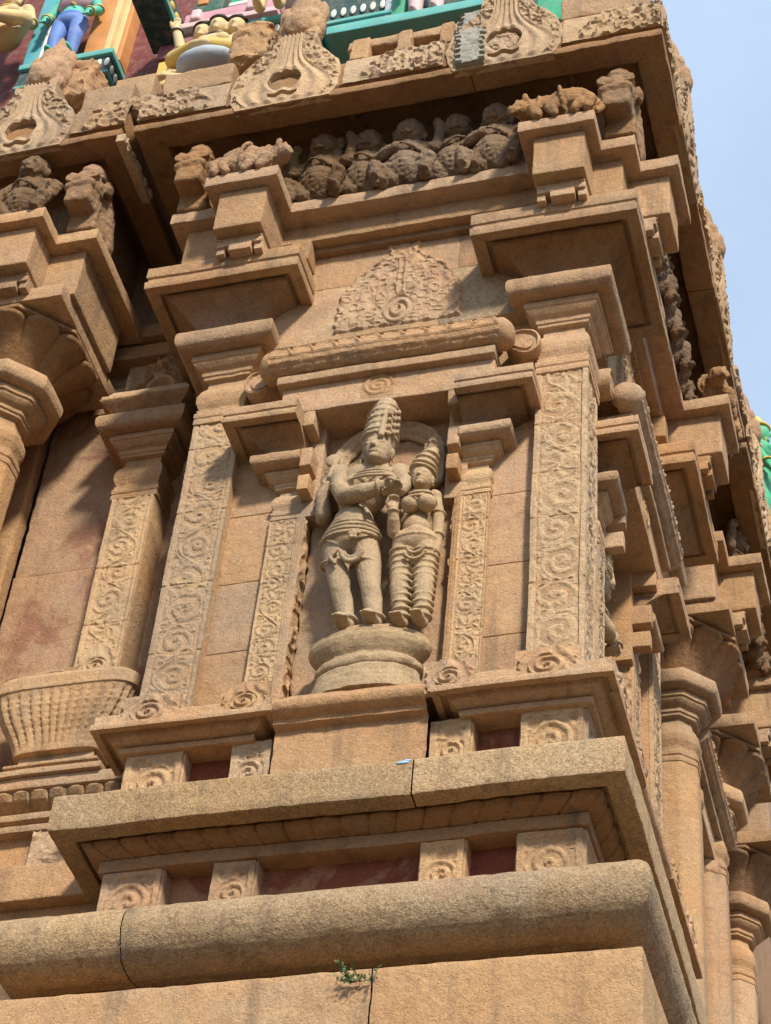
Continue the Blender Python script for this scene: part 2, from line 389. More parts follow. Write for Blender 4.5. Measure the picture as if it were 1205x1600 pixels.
# side flanks of the corner dado blocks carry carving too (they close the corner)
fil = prof([(-.36, 8.225), (-.235, 8.227), (-.232, 8.30), (-.25, 8.302)], r=.006)
world_part('fillet_moulding', sweep(MB(), bay_path(), fil), 'brown')
ov = prof([(-.26, 8.302), (-.225, 8.304), (-.185, 8.318), (-.158, 8.335), (-.140, 8.365), (-.15, 8.395)], r=.002, step=.012)
world_part('lotus_moulding', sweep(MB(), bay_path(), ov, step=.012, disp=petal_disp(.17, .010, 0, 99, .006)), 'brown')
slab = prof([(-.20, 8.40), (-.122, 8.40), (-.120, 8.357), (0, 8.357), (0, 8.585), (-.022, 8.602), (-.45, 8.604)], r=.012)
for pth in bay_split(JS):
    world_part('cornice_slab', sweep(MB(), pth, slab), 'grey', rough=.003)

# --- upper dado ---------------------------------------------------------------------------
world_part('upper_dado_wall', sweep(MB(), bay_path(), prof([(-.37, 8.5), (-.37, 9.06)])), 'red', rough=.004)
for i, (a, b) in enumerate(DB):
    mb = box(MB(), a, b, -.45, -.262, 8.606, 9.036, r=.01, step=.05)
    kb = relief(MB(), a + .012, b - .012, 8.60, 9.03, -.262, rosette_fn((a + b) / 2, 8.815, (b - a) / 2 - .012, .21, 8 + i), depth=.019)
    part('dado_block', mb, 'orange' if i % 2 else 'tan', 'FS', [('carved_rosette', kb, 'pale')])
pl = prof([(-.37, 9.018), (-.215, 9.02), (-.210, 9.052), (-.235, 9.056), (-.235, 9.066), (-.20, 9.072), (-.16, 9.092), (-.142, 9.125), (-.118, 9.128), (-.116, 9.097), (-.075, 9.096), (-.075, 9.138), (-.090, 9.142), (-.092, 9.205), (-.30, 9.212)], r=.004, step=.025)
EP = 1.16
world_part('base_plate', sweep(MB(), [(-EP, .42), (-EP, 0), (0, 0), (0, EP), (-.42, EP)], pl), 'tan')
part('base_plate', sweep(MB(), [(END - .01, -.5), (END - .01, 0), (1.905, 0), (1.905, -.45)], pl), 'tan')
# leaf bosses at the pilaster feet
def boss(c, hw, p, z0, z1, seed):
    """carved square boss: a spiral flower below, leaves spreading above"""
    def f(S, Zz):
        u = (S - c) / hw; v = (Zz - z0) / (z1 - z0); a = u; b = (v - .40) * (z1 - z0) / hw; r = np.hypot(a * .85, b * 1.05) / .52; th = np.arctan2(b, a)
        sp = np.clip(.5 + .75 * np.cos(2 * np.pi * (r * 1.9 - th / (2 * np.pi))), 0, 1)
        lf = np.clip(.5 + .6 * np.cos(np.abs(u) * 9 + 7 * v + 2 * vn2(S, Zz, 14, seed)), 0, 1)
        h = np.where(r < 1, .35 + .65 * sp, .30 + .55 * lf)
        w_ = np.interp(v, [0, .15, .6, .8, 1], [.86, .98, 1.0, .80, .45]) + .05 * np.cos(v * 30)
        return h * np.clip((w_ - np.abs(u)) / .06, 0, 1)
    return relief(MB(), c - hw * 1.1, c + hw * 1.1, z0, z1, p, f, depth=.026, res=.005)
for i, c in enumerate((BIG[0], NIC[0], NIC[1], BIG[1])):
    part('leaf_boss', boss(c, .165 if i in (0, 3) else .13, -.10, 9.105, 9.33, 31 + i), 'tan')

# --- walls of the bay ---------------------------------------------------------------------
def course(s0, s1, z0, z1, p, mat, d=.25, frames='FS'):
    part('wall_block', box(MB(), s0 + .002, s1 - .002, p - d, p, z0 + .002, z1 - .002, r=.006, step=.07), mat, frames, rough=.003)
zc = (9.19, 9.72, 10.28, 10.86, 11.42, 11.90)
for k in range(5):
    course(.55, .93, zc[k], zc[k + 1], -.375, ('orange', 'orange', 'tan', 'orange', 'tan')[k])
    zk = zc[k] + (.12 if k else 0); zk1 = zc[k + 1] + (.12 if k < 4 else 0)
    course(2.22, 2.68, zk, zk1, -.375, ('tan', 'tan', 'orange', 'tan', 'tan')[k])
course(.50, 1.2, 11.90, 12.42, -.36, 'tan'); course(1.2, 2.0, 11.90, 12.42, -.36, 'tan'); course(2.0, 2.70, 11.90, 12.42, -.36, 'tan')
course(.55, 1.28, 12.42, 12.98, -.255, 'grey'); course(1.28, 1.95, 12.42, 12.98, -.255, 'tan'); course(1.95, 2.66, 12.42, 12.98, -.255, 'tan')
course(.55, 1.17, 12.98, 13.42, -.255, 'tan'); course(1.17, 2.66, 12.98, 13.42, -.255, 'orange')
# backing core so that nothing is hollow
core = MB(); box(core, 1.62, 7.2, -12, -1.62, 0, 15.0, r=.01, step=.8); box(core, .95, 2.9, -1.7, -.95, 6.0, 15.0, r=.01, step=.5)
# --- niche --------------------------------------------------------------------------------
NB = -.80
part('niche_back', box(MB(), 1.0, 2.14, NB - .1, NB, 8.9, 11.75, r=.005), 'redwall', rough=.006)
jl = relief(MB(), NB, -.33, 9.15, 11.62, 0, leaf_fn(13, 77), depth=.03, res=.009, axis='s')
jl.apply(lambda v: v * np.array([-1, 1, 1]) + np.array([2.045, 0, 0]))
part('niche_jamb', box(MB(), 2.045, 2.10, NB - .02, -.318, 9.15, 11.65, r=.006), 'tan', 'FS', [('carved_jamb', jl, 'orange')])
jr = relief(MB(), NB, -.33, 9.15, 11.62, 0, leaf_fn(13, 79), depth=.03, res=.009, axis='s')
jr.apply(lambda v: v + np.array([1.085, 0, 0]))
part('niche_jamb', box(MB(), 1.03, 1.085, NB - .02, -.318, 9.15, 11.65, r=.006), 'tan', 'FS', [('carved_jamb', jr, 'orange')])

# --- pilasters and capitals ---------------------------------------------------------------
def cap_profile(k=1.0, zf=lambda z: z):
    """big pilaster capital; half widths scaled by k, heights mapped by zf"""
    h = .165
    q = lambda w, z: (h + (w) * k, zf(z))
    neck = [q(-.02, 11.79), q(.006, 11.795), q(.006, 11.84), q(-.002, 11.85), q(.008, 11.86), q(.008, 11.90), q(-.004, 11.91), q(.0, 11.935), q(-.012, 11.945),
            q(.010, 12.00), q(.014, 12.06), q(-.006, 12.13), q(-.030, 12.18), q(-.034, 12.235), q(.0, 12.243), q(.0, 12.265), q(.012, 12.272), q(.012, 12.305),
            q(.020, 12.312), q(.040, 12.325), q(.062, 12.35), q(.066, 12.366), q(.078, 12.37), q(.078, 12.42), q(.02, 12.425), q(.03, 12.432)]
    cush = [q(.10, 12.425), q(.145, 12.43), q(.172, 12.45), q(.182, 12.485), q(.182, 12.535), q(.170, 12.575), q(.14, 12.60), q(.08, 12.605)]
    lotus = [q(.06, 12.60), q(.07, 12.65), q(.10, 12.71), q(.15, 12.765), q(.21, 12.81), q(.262, 12.835), q(.275, 12.862), q(.25, 12.885)]
    ab = [q(.25, 12.885), q(.300, 12.882), q(.302, 12.85), q(.345, 12.848), q(.385, 12.83), q(.388, 12.90), q(.372, 12.915), q(.372, 12.94), q(.385, 12.945), q(.385, 13.045), q(.365, 13.07), (.001, zf(13.072))]
    return neck, cush, lotus, ab
neck, cush, lotus, ab = cap_profile()
def sq(cs, cp, pts, r=.005, step=.04, **k): return lathe_sq(MB(), cs, cp, prof([(.001, pts[0][1])] + pts, r=r, step=step), **k)
def capital_parts(cs, cp):
    fl = lambda u, k, pr: .012 * worms(u + 0 * k, pr[k, 1] + 0 * u, 20, 33) * np.clip(np.minimum(pr[k, 1] - 11.955, 12.17 - pr[k, 1]) / .02, 0, 1)
    return [('neck', sq(cs, cp, neck, step=.016, disp=fl), 'tan'), ('cushion', sq(cs, cp, cush, r=.01, disp=lambda u, k, pr: .005 * worms(u + 0 * k, pr[k, 1] + 0 * u, 16, 35) * (pr[k, 1] > 12.47) * (pr[k, 1] < 12.58)), 'tan'),
            ('lotus_bowl', lathe_sq(MB(), cs, cp, prof(lotus, r=.004, step=.015), step=.012, disp=petal_disp(.135, .016, 0, 99, .030)), 'brown'),
            ('abacus', sq(cs, cp, ab, r=.006), 'tan')]
JZ = (9.86, 10.30, 10.93, 11.45)
def carve(cs, hw, z0, z1, p, seed, jz, cell=None, mg=.80):
    return relief(MB(), cs - hw, cs + hw, z0, z1, p, joints(scroll_fn(cs, hw, z0, cell or hw * 1.62, seed, mg), jz), depth=.0125, res=.0052, skirt=.02)
# left (far) big pilaster of each bay
mb = box(MB(), BIG[1] - .160, BIG[1] + .165, -.62, -.287, 9.2, 11.80, r=.008)
part('pilaster', mb, 'tan', 'FS', [('carved_panel', carve(BIG[1], .165, 9.22, 11.79, -.288, 51, (9.81, 10.36, 10.98, 11.56)), 'pale')] + capital_parts(BIG[1], -.44))
# corner pier
cp_f = carve(BIG[0], .165, 9.22, 11.79, -.288, 57, (10.01, 10.52, 10.90, 11.33))
pier = box(MB(), BIG[0] - .153, BIG[0] + .160, -.60, -.287, 9.2, 11.80, r=.008)
po = link('corner_pillar', pier.mesh('corner_pillar'), M['tan'], TEMPLE); po.matrix_local = MF
mc = cp_f.mesh('carved_panel'); link('carved_panel', mc, M['pale'], po)
sp = link('carved_panel', mc, None, po); sp.matrix_local = MF.inverted() @ MS
for kn, kmb, km in capital_parts(BIG[0], -.44): link(kn, kmb.mesh(kn), M[km], po)
# niche pilasters with capitals cut flush at the niche
zn = lambda z: 10.84 + (z - 11.79) * (11.62 - 10.84) / (13.07 - 11.79)
nk, cu, lo, an = cap_profile(.80, zn)
sh = lambda pts: [(max(.001, a - .055), b) for a, b in pts]
def ncap(cs, edge, lowside):
    cl = (lambda v: np.stack([np.maximum(v[:, 0], edge), v[:, 1], v[:, 2]], -1)) if lowside else (lambda v: np.stack([np.minimum(v[:, 0], edge), v[:, 1], v[:, 2]], -1))
    cpn = -.43
    return [('neck', sq(cs, cpn, sh(nk), r=.004).apply(cl), 'pale'), ('cushion', sq(cs, cpn, sh(cu), r=.006).apply(cl), 'tan'),
            ('lotus_bowl', lathe_sq(MB(), cs, cpn, prof(sh(lo), r=.003, step=.012), step=.012, disp=petal_disp(.11, .008, 0, 99, .006)).apply(cl), 'brown'),
            ('abacus', sq(cs, cpn, sh(an), r=.005).apply(cl), 'tan')]
for i, cs in enumerate(NIC):
    inner = cs + .075 if i == 0 else cs - .075          # towards the niche
    a, b = (cs - .105, cs + .115) if i == 0 else (cs - .115, cs + .105)
    mb = box(MB(), a, b, -.55, -.322, 9.2, 10.86, r=.006)
    # plain strip on the niche side running up past the capital, with three stub blocks
    e0, e1 = (inner, inner + .075) if i == 0 else (inner - .075, inner)
    strip = box(MB(), e0 - .03, e1 + .03, -.55, -.318, 10.84, 11.70, r=.005)
    kids = [('carved_panel', carve(cs + (-.02 if i == 0 else .02), .092, 9.22, 10.83, -.322, 61 + i, (9.75, 10.30, 10.62), .16, .86), 'pale')] + ncap(cs, inner, i == 1) + [('plain_strip', strip, 'tan')]
    for za, zb, pp in ((10.97, 11.10, -.20), (11.17, 11.33, -.19), (11.50, 11.72, -.155)):
        kids.append(('stub_block', box(MB(), e0, e1, -.5, pp, za, zb, r=.008), 'tan'))
    part('niche_pilaster', mb, 'tan', 'FS', kids)

# --- niche head: lintel, fillet, ribbed roll, carved gable ---------------------------------
def spiral(S, Zz):
    x = S - 1.60; y = (Zz - 11.765); r = np.hypot(x, y) / .10; th = np.arctan2(y, x)
    return np.where(r < 1, (.5 + .5 * np.cos(2 * np.pi * (r * 2.4 - th / (2 * np.pi)))), 0)
li = box(MB(), .845, 2.245, -.50, -.15, 11.625, 11.868, r=.008)
part('niche_lintel', li, 'tan', 'FS', [('carved_spiral', relief(MB(), 1.49, 1.71, 11.66, 11.86, -.149, spiral, depth=.010, res=.006), 'tan')])
part('niche_fillet', box(MB(), .835, 2.275, -.45, -.095, 11.862, 11.935, r=.008), 'tan')
rp = prof(arc((-.125, 12.055), .112, -125, 105, 44), r=.0005, step=.009)
def rib(u, k, pr):
    t = k / (len(pr) - 1.0); ph = (u / .152) % 1; c = np.abs(ph - .5) * 2
    scal = np.exp(-((t - (.56 + .22 * (1 - c ** 2.5))) / .04) ** 2)
    return .016 * scal - .003 * np.exp(-((1 - c) / .12) ** 2) * (t > .30) + .004 * np.cos(t * 46) * np.clip((t - .28) * 5, 0, 1) * np.clip((.6 - t) * 8, 0, 1) + .0012 * vn2(u + t * 0, t + u * 0, 30, 5)
rr = MB(); sweep(rr, [(2.33, 0), (.80, 0)], rp, step=.014, disp=rib)
for s in (2.33, .80):
    th = np.linspace(0, 2 * math.pi, 24, endpoint=False); q_ = np.linspace(0, math.pi / 2, 8); sg = 1 if s > 1 else -1
    rr.grid(np.array([[(s + sg * .085 * math.sin(q), -.125 + (.112 * math.cos(q) + 1e-4) * math.cos(t), 12.055 + (.112 * math.cos(q) + 1e-4) * math.sin(t)) for t in th] for q in q_]), cv=True)
part('ribbed_roll', rr, 'tan', 'FS', rough=.003)
part('roll_ledge', box(MB(), .85, 2.28, -.5, -.20, 12.15, 12.235, r=.008), 'tan')
def volute(sgn, c):
    """upturned scroll end on each end of the ribbed roll"""
    mb = MB(); pts = [(.0, -.02), (.10, -.10), (.19, -.07), (.215, .03), (.16, .11), (.05, .13), (-.03, .07)]
    ring = []
    n = len(pts)
    for i in range(n * 4):
        a = i / 4; i0 = int(a); f = a - i0; p0, p1, p2, p3 = [np.array(pts[(i0 + k - 1) % n]) for k in range(4)]
        ring.append(.5 * ((2 * p1) + (p2 - p0) * f + (2 * p0 - 5 * p1 + 4 * p2 - p3) * f * f + (3 * p1 - p0 - 3 * p2 + p3) * f ** 3))
    ring = np.array(ring); rows = []
    for d, sc in ((-.40, 1), (-.215, 1), (-.20, .97), (-.195, .86), (-.215, .80), (-.215, .62), (-.20, .58), (-.20, .3)):
        rows.append(np.stack([c + sgn * (ring[:, 0] - .09) * sc + sgn * .09, np.full(len(ring), d), 12.04 + ring[:, 1] * sc], -1))
    G = np.array(rows); mb.grid(G, cv=True); mb.fan(G[-1])
    return mb
part('scroll_end', volute(1, 2.34), 'tan', 'FS', rough=.006); part('scroll_end', volute(-1, .78), 'tan', 'FS', rough=.006)
def gable():
    def f(S, Zz):
        u = (S - 1.56) / .45; v = (Zz - 12.47) / .88
        wdt = np.interp(v, [0, .12, .45, .65, .80, .86, 1.0, 1.12, 1.3, 1.45], [1.0, 1.02, .96, .72, .40, .26, .30, .22, .10, .02])
        wdt = wdt + .02 * np.cos(v * 60)
        ins = np.clip((wdt - np.abs(u)) / .06, 0, 1) * np.clip(v / .02, 0, 1)
        r = np.hypot(u, v - .25) * 1.0; th = np.arctan2(v - .22, u)
        rad = .5 + .5 * np.cos(r * 22 + 1.2 * np.cos(th * 9))
        sp = np.clip(.5 + .7 * np.cos(2 * np.pi * (np.hypot(u / .24, (v - .18) / .17) * 2.2 - th / (2 * np.pi))), 0, 1)
        h = np.where(np.hypot(u / .24, (v - .18) / .17) < 1, sp, .55 * rad + .6 * worms(S, Zz, 26, 91) * .9)
        edge = np.exp(-((wdt - np.abs(u) - .07) / .03) ** 2); ax = np.exp(-(np.abs(np.abs(u) - .05) / .018) ** 2) * (v > .38) * (v < .8)
        return ins * (.30 + .55 * np.clip(h, 0, 1) + .35 * edge + .3 * ax)
    return relief(MB(), .98, 2.12, 12.42, 13.70, -.258, f, depth=.034, res=.006, skirt=.004)
part('carved_gable', gable(), 'tan', rough=.002)

# --- entablature --------------------------------------------------------------------------
part('architrave', box(MB(), .45, 2.62, -.5, -.125, 13.375, 13.56, r=.008), 'tan', rough=.003)
part('architrave_step', box(MB(), .45, 2.62, -.5, -.20, 13.325, 13.38, r=.006), 'brown')
def beam(c, flip):
    mb = box(MB(), c - .175, c + .175, -.4, .28, 13.14, 13.545, r=.012)
    t = MB(); box(t, c - .16, c + .16, -.4, .185, 13.06, 13.15, r=.006); box(t, c - .09, c + .07, -.4, .188, 13.0, 13.08, r=.004)
    for e in (-1, 1):
        box(t, c + e * .135 - .028, c + e * .135 + .028, -.3, .165, 13.0, 13.08, r=.004)
        for k in range(3): box(t, c + e * (.10 + .02 * k) - .02, c + e * (.10 + .02 * k) + .02, -.3, .187 + .004 * k, 13.085 + .014 * k, 13.095 + .014 * k, r=.002)
    return mb, t
for c in (.375, 2.595):
    b_, t_ = beam(c, c > 1)
    part('beam_end', b_, 'tan', 'FS', [('carved_foot', t_, 'tan')])
world_part('corner_beam', box(MB(), -.5, 0, 0, .5, 13.06, 13.545, r=.01), 'tan')
part('outer_beam', box(MB(), 2.60, 3.10, -.6, .0, 13.06, 13.545, r=.01), 'tan')
part('bracket', box(MB(), 2.20, 2.34, -.4, -.10, 13.16, 13.37, r=.012), 'tan')
# fillet that breaks forward over the beam ends
fp = prof([(-.3, 13.545), (.0, 13.545), (.0, 13.655), (-.3, 13.66)], r=.008)
fpath = [(-3.2, .95), (-3.2, -.10), (-2.86, -.10), (-2.86, -.355), (-2.33, -.355), (-2.33, -.02), (-.64, -.02), (-.64, -.355), (-.125, -.355), (-.125, -.10), (.10, -.10)]
fs = [(-q[1], -q[0]) for q in fpath[::-1]]
world_part('frieze_ledge', sweep(MB(), fpath + fs[1:], fp), 'tan', rough=.003)
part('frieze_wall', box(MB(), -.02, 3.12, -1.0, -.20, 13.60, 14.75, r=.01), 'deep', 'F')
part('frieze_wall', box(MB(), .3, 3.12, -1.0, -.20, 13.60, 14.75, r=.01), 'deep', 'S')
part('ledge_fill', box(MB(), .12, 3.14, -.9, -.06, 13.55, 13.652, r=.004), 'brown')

# --- eave ---------------------------------------------------------------------------------
ev = prof([(-.40, 14.72), (-.05, 14.70), (.10, 14.60), (.135, 14.442), (.300, 14.436), (.336, 14.43), (.340, 14.495), (.265, 14.50), (.265, 14.545), (.330, 14.55), (.325, 14.72), (.30, 14.86), (.24, 14.97), (.14, 15.03), (-.5, 15.05)], r=.008)
EE = 3.20
EJ = 1.02
for pth in ([(-EE, .95), (-EE, 0), (-EJ - .003, 0)], [(-EJ + .003, 0), (0, 0), (0, 1.95)], [(0, 1.956), (0, EE), (-.95, EE)]):
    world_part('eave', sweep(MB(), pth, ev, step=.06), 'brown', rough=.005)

# ================================================================== RECESS BETWEEN THE BAYS (pot-and-pilaster motif)
RC = 3.50
part('recess_wall', box(MB(), 2.75, 4.4, -1.5, -1.05, 7.0, 11.4, r=.01, step=.06), 'redwall', rough=.006)
part('recess_wall', box(MB(), 2.75, 4.4, -1.5, -1.06, 11.404, 14.9, r=.01, step=.06), 'redwall', rough=.006)
part('recess_slab', box(MB(), 2.9, 4.2, -1.2, -.59, 8.357, 8.60, r=.012), 'orange', rough=.003)
part('recess_dado_wall', box(MB(), 2.9, 4.2, -1.2, -.68, 7.5, 8.36, r=.01), 'orange')
part('recess_dado_wall', box(MB(), 2.9, 4.2, -1.2, -.67, 8.6, 9.2, r=.01), 'orange')
for a, b in ((3.30, 3.56),):
    part('dado_block', box(MB(), a, b, -.9, -.615, 8.6, 8.845, r=.008), 'orange', 'FS', [('carved_rosette', relief(MB(), a + .01, b - .01, 8.605, 8.84, -.615, leaf_fn(17, 44), depth=.02), 'tan')])
rl = prof([(-.75, 8.842), (-.60, 8.845), (-.595, 8.885), (-.64, 8.89), (-.645, 8.925), (-.60, 8.93), (-.60, 8.975), (-.66, 8.98), (-.675, 9.04), (-.63, 9.075)], r=.004, step=.03)
part('recess_moulding', sweep(MB(), [(4.2, 0), (2.9, 0)], rl), 'tan')
rl2 = prof([(-.68, 9.03), (-.655, 9.04), (-.60, 9.075), (-.572, 9.115), (-.58, 9.135)], r=.002, step=.012)
part('lotus_moulding', sweep(MB(), [(4.2, 0), (2.9, 0)], rl2, step=.012, disp=petal_disp(.115, .012, 0, 99, .014)), 'tan')
part('recess_moulding', sweep(MB(), [(4.2, 0), (2.9, 0)], prof([(-.6, 9.13), (-.565, 9.135), (-.56, 9.21), (-.9, 9.215)], r=.006)), 'orange')
def foot(): 
    mb = MB()
    lathe_sq(mb, RC + .05, -.90, prof([(.001, 9.21), (.37, 9.212), (.37, 9.255), (.28, 9.26), (.27, 9.33), (.30, 9.335), (.30, 9.355), (.24, 9.36), (.24, 9.45), (.001, 9.455)], r=.006)); return mb
pot = MB()
pp = prof([(.10, 9.44), (.27, 9.45), (.285, 9.50), (.32, 9.58), (.375, 9.67), (.42, 9.77), (.445, 9.875), (.462, 9.88), (.465, 9.965), (.43, 10.0), (.10, 10.02)], r=.005, step=.012)
n_ = 220; th = np.linspace(0, 2 * math.pi, n_, endpoint=False)
sq_ = (np.abs(np.cos(th)) ** 5 + np.abs(np.sin(th)) ** 5) ** (-1 / 5.0)
lob = .5 + .5 * np.cos(th * 44)
bead = (.5 + .5 * np.cos(pp[:, 1] * 2 * math.pi / .042))[None] * (np.clip((pp[:, 1] - 9.52) / .03, 0, 1) * np.clip((9.86 - pp[:, 1]) / .02, 0, 1))[None]
rad = pp[:, 0][None] * sq_[:, None] - (.034 * lob[:, None] ** 2 * (.35 + .65 * bead)) * (np.clip((pp[:, 1] - 9.47) / .03, 0, 1) * np.clip((9.875 - pp[:, 1]) / .02, 0, 1))[None]
pot.grid(np.stack([RC + .06 + rad * np.cos(th)[:, None] * 1.03, -.75 + .5 * rad * np.sin(th)[:, None], np.broadcast_to(pp[:, 1][None], rad.shape)], -1), cu=True)
part('fluted_pot', pot, 'tan', 'FS', [('pot_foot', foot(), 'tan')], rough=.0015)
hz = lambda z: 11.90 + (z - 11.94) * .92
pj = [(a * .98, hz(b)) for a, b in neck]; cj = [(a * .95, hz(b)) for a, b in cush]
top = MB(); lathe_sq(top, RC, -.96, prof([(.001, 12.60), (.30, 12.602), (.30, 12.63), (.325, 12.635), (.325, 12.67), (.30, 12.675), (.29, 12.72), (.27, 12.76), (.001, 12.765)], r=.004))
lj = [(.17, 12.46), (.20, 12.50), (.26, 12.56), (.31, 12.60), (.335, 12.625), (.33, 12.64)]
kid = [('carved_panel', carve(RC - .0, .15, 10.22, 11.77, -.80, 71, (10.62, 11.12)), 'pale'), ('neck', sq(RC, -.96, pj), 'tan'), ('cushion', sq(RC, -.96, cj, r=.01), 'tan'),
       ('lotus_bowl', lathe_sq(MB(), RC, -.96, prof(lj, r=.003, step=.012), step=.012, disp=petal_disp(.16, .012, 0, 99, .02)), 'brown'), ('abacus', top, 'tan')]
part('slender_pilaster', box(MB(), RC - .155, RC + .155, -1.12, -.803, 10.05, 11.79, r=.006), 'tan', 'FS', kid)
part('pot_lid', box(MB(), RC - .24, RC + .22, -1.0, -.69, 10.01, 10.10, r=.008), 'tan'); part('pot_lid', box(MB(), RC - .15, RC + .14, -1.0, -.72, 10.095, 10.15, r=.008), 'tan')
part('leaf_boss', boss(RC - .0, .13, -.80, 10.14, 10.42, 17), 'pale')
lf = relief(MB(), RC + .10, RC + .50, 9.99, 10.22, -.74, lambda S, Zz: np.clip(1.2 * worms(S, Zz, 12, 5) * np.clip(1 - np.hypot((S - RC - .27) / .2, (Zz - 10.08) / .13), 0, .4) * 2.4, 0, 1), depth=.06)
part('leaf_scroll', lf, 'tan')
part('side_strip', relief(MB(), 3.06, 3.24, 9.9, 12.5, -.98, leaf_fn(11, 12), depth=.05, skirt=.12), 'brown')
def shala():
    def f(S, Zz):
        u = (S - RC) / .34; v = (Zz - 12.75) / .60
        wdt = np.interp(v, [0, .04, .35, .55, .56, .9, 1.0], [1, 1, .72, .45, .55, .34, .05])
        ins = np.clip((wdt - np.abs(u)) / .05, 0, 1)
        r = np.hypot(u / .42, (v - .3) / .26); sp = .5 + .5 * np.cos(r * 9)
        return ins * (.5 + .5 * np.where(r < 1, sp, worms(S, Zz, 18, 13)))
    return relief(MB(), RC - .36, RC + .36, 12.74, 13.40, -.985, f, depth=.16, res=.009, skirt=.08)
part('carved_gable', shala(), 'tan')
for z0, z1, p in ((13.38, 13.52, -.90), (13.56, 13.70, -.86)):
    part('recess_moulding', box(MB(), 2.9, 4.2, -1.3, p, z0, z1, r=.01), 'brown')
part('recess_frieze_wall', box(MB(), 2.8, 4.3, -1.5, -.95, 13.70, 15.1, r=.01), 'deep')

# ================================================================== NEXT BAY WITH EIGHT-SIDED COLUMNS
B2 = 3.94; B2E = 6.34; OCT = (4.44, 5.84)
def sp_path(fr, a=B2, b=B2E, dep=.95): return [(b, -dep), (b, 0), (a, 0), (a, -dep)]
for pr_, mat_, nm in ((P_block, 'orange', 'plinth_block'), (roll, 'grey', 'roll_moulding'), (prof([(-.36, 7.7), (-.36, 8.25)]), 'red', 'lower_dado_wall'), (fil, 'brown', 'fillet_moulding'),
                      (slab, 'grey', 'cornice_slab'), (prof([(-.37, 8.5), (-.37, 9.06)]), 'red', 'upper_dado_wall'), (pl, 'tan', 'base_plate')):
    part(nm, sweep(MB(), sp_path(0), pr_, step=.08), mat_)
ev2 = sweep(MB(), sp_path(0, B2 + .03, B2E), ev, step=.07)
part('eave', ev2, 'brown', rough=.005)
part('bay_wall', box(MB(), B2 + .62, B2E - .2, -.95, -.60, 8.9, 13.6, r=.01), 'orange', rough=.004); part('bay_wall', box(MB(), B2 + .50, B2E - .2, -1.1, -.98, 8.9, 13.6, r=.01), 'orange', rough=.004)
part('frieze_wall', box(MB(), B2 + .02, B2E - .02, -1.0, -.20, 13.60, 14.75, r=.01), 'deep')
part('ledge_fill', box(MB(), B2 + .02, B2E - .02, -.9, -.06, 13.55, 13.652, r=.004), 'brown')
def fp2(): return [(B2E - .1, -.9), (B2E - .1, .10), (B2E - .32, .10), (B2E - .32, .355), (B2E - .78, .355), (B2E - .78, .02), (B2 + .64, .02), (B2 + .64, .355), (B2 + .125, .355), (B2 + .125, .10), (B2 - .18, .10), (B2 - .18, -.9)]
part('frieze_ledge', sweep(MB(), fp2(), fp), 'tan')
part('architrave', box(MB(), B2 + .3, B2E - .3, -.5, -.125, 13.375, 13.56, r=.008), 'tan')
def oct_column(c):
    k = 1.14
    mbs = []
    sh_ = MB(); lathe_n(sh_, c, -.44, prof([(.190 * 1.08, 9.2), (.190 * 1.08, 11.80)], step=.05), 8, sub=7)
    nk8 = MB(); lathe_n(nk8, c, -.44, prof([(.001, 11.785)] + [(max(.001, a * 1.24), b) for a, b in neck], r=.004, step=.03), 8, sub=7)
    cu8 = MB(); lathe_n(cu8, c, -.44, prof([(.001, cush[0][1] - .006)] + [(a * 1.13, b) for a, b in cush], r=.01, step=.03), 8, sub=8, round_=.12)
    lp = prof([(.26, 12.58), (.30, 12.62), (.36, 12.70), (.43, 12.78), (.49, 12.83), (.535, 12.86), (.545, 12.885), (.50, 12.90), (.1, 12.905)], r=.004, step=.02)
    th8 = np.linspace(0, 2 * math.pi, 192, endpoint=False); lobe = np.abs(np.sin(th8 * 6)) ** .55
    tt = np.clip((lp[:, 0] - .26) / .28, 0, 1)
    rd = lp[:, 0][None] * (1 - .13 * (1 - lobe)[:, None] * tt[None]) * (1 + .04 * tt[None])
    lo8 = MB(); lo8.grid(np.stack([c + rd * np.cos(th8)[:, None], -.44 + rd * np.sin(th8)[:, None], np.broadcast_to(lp[:, 1][None], rd.shape)], -1), cu=True)
    cham = MB(); lathe_n(cham, c, -.44, prof([(.001, 12.895), (.575, 12.90), (.58, 12.925), (.55, 12.93), (.001, 12.94)], r=.003), 8, sub=4)
    ab8 = MB(); lathe_sq(ab8, c, -.44, prof([(.001, 12.94), (.535, 12.942), (.54, 13.065), (.001, 13.07)], r=.006))
    return sh_, [('neck', nk8, 'tan'), ('cushion', cu8, 'tan'), ('lotus_bowl', lo8, 'brown'), ('bowl_rim', cham, 'brown'), ('abacus', ab8, 'tan')]
for i, c in enumerate(OCT):
    a, b = oct_column(c)
    part('octagonal_column', a, 'tan', 'FS' if i == 0 else 'S', b, angle=30)
for c in (B2 + .375, B2E - .55):
    b_, t_ = beam(c, False)
    part('beam_end', b_, 'tan', 'FS', [('carved_foot', t_, 'tan')])
part('outer_beam', box(MB(), B2 - .07, B2 + .5, -.75, .0, 13.06, 13.545, r=.01), 'tan')
part('outer_beam', box(MB(), B2E - .5, B2E + .07, -.75, .0, 13.06, 13.545, r=.01), 'tan')
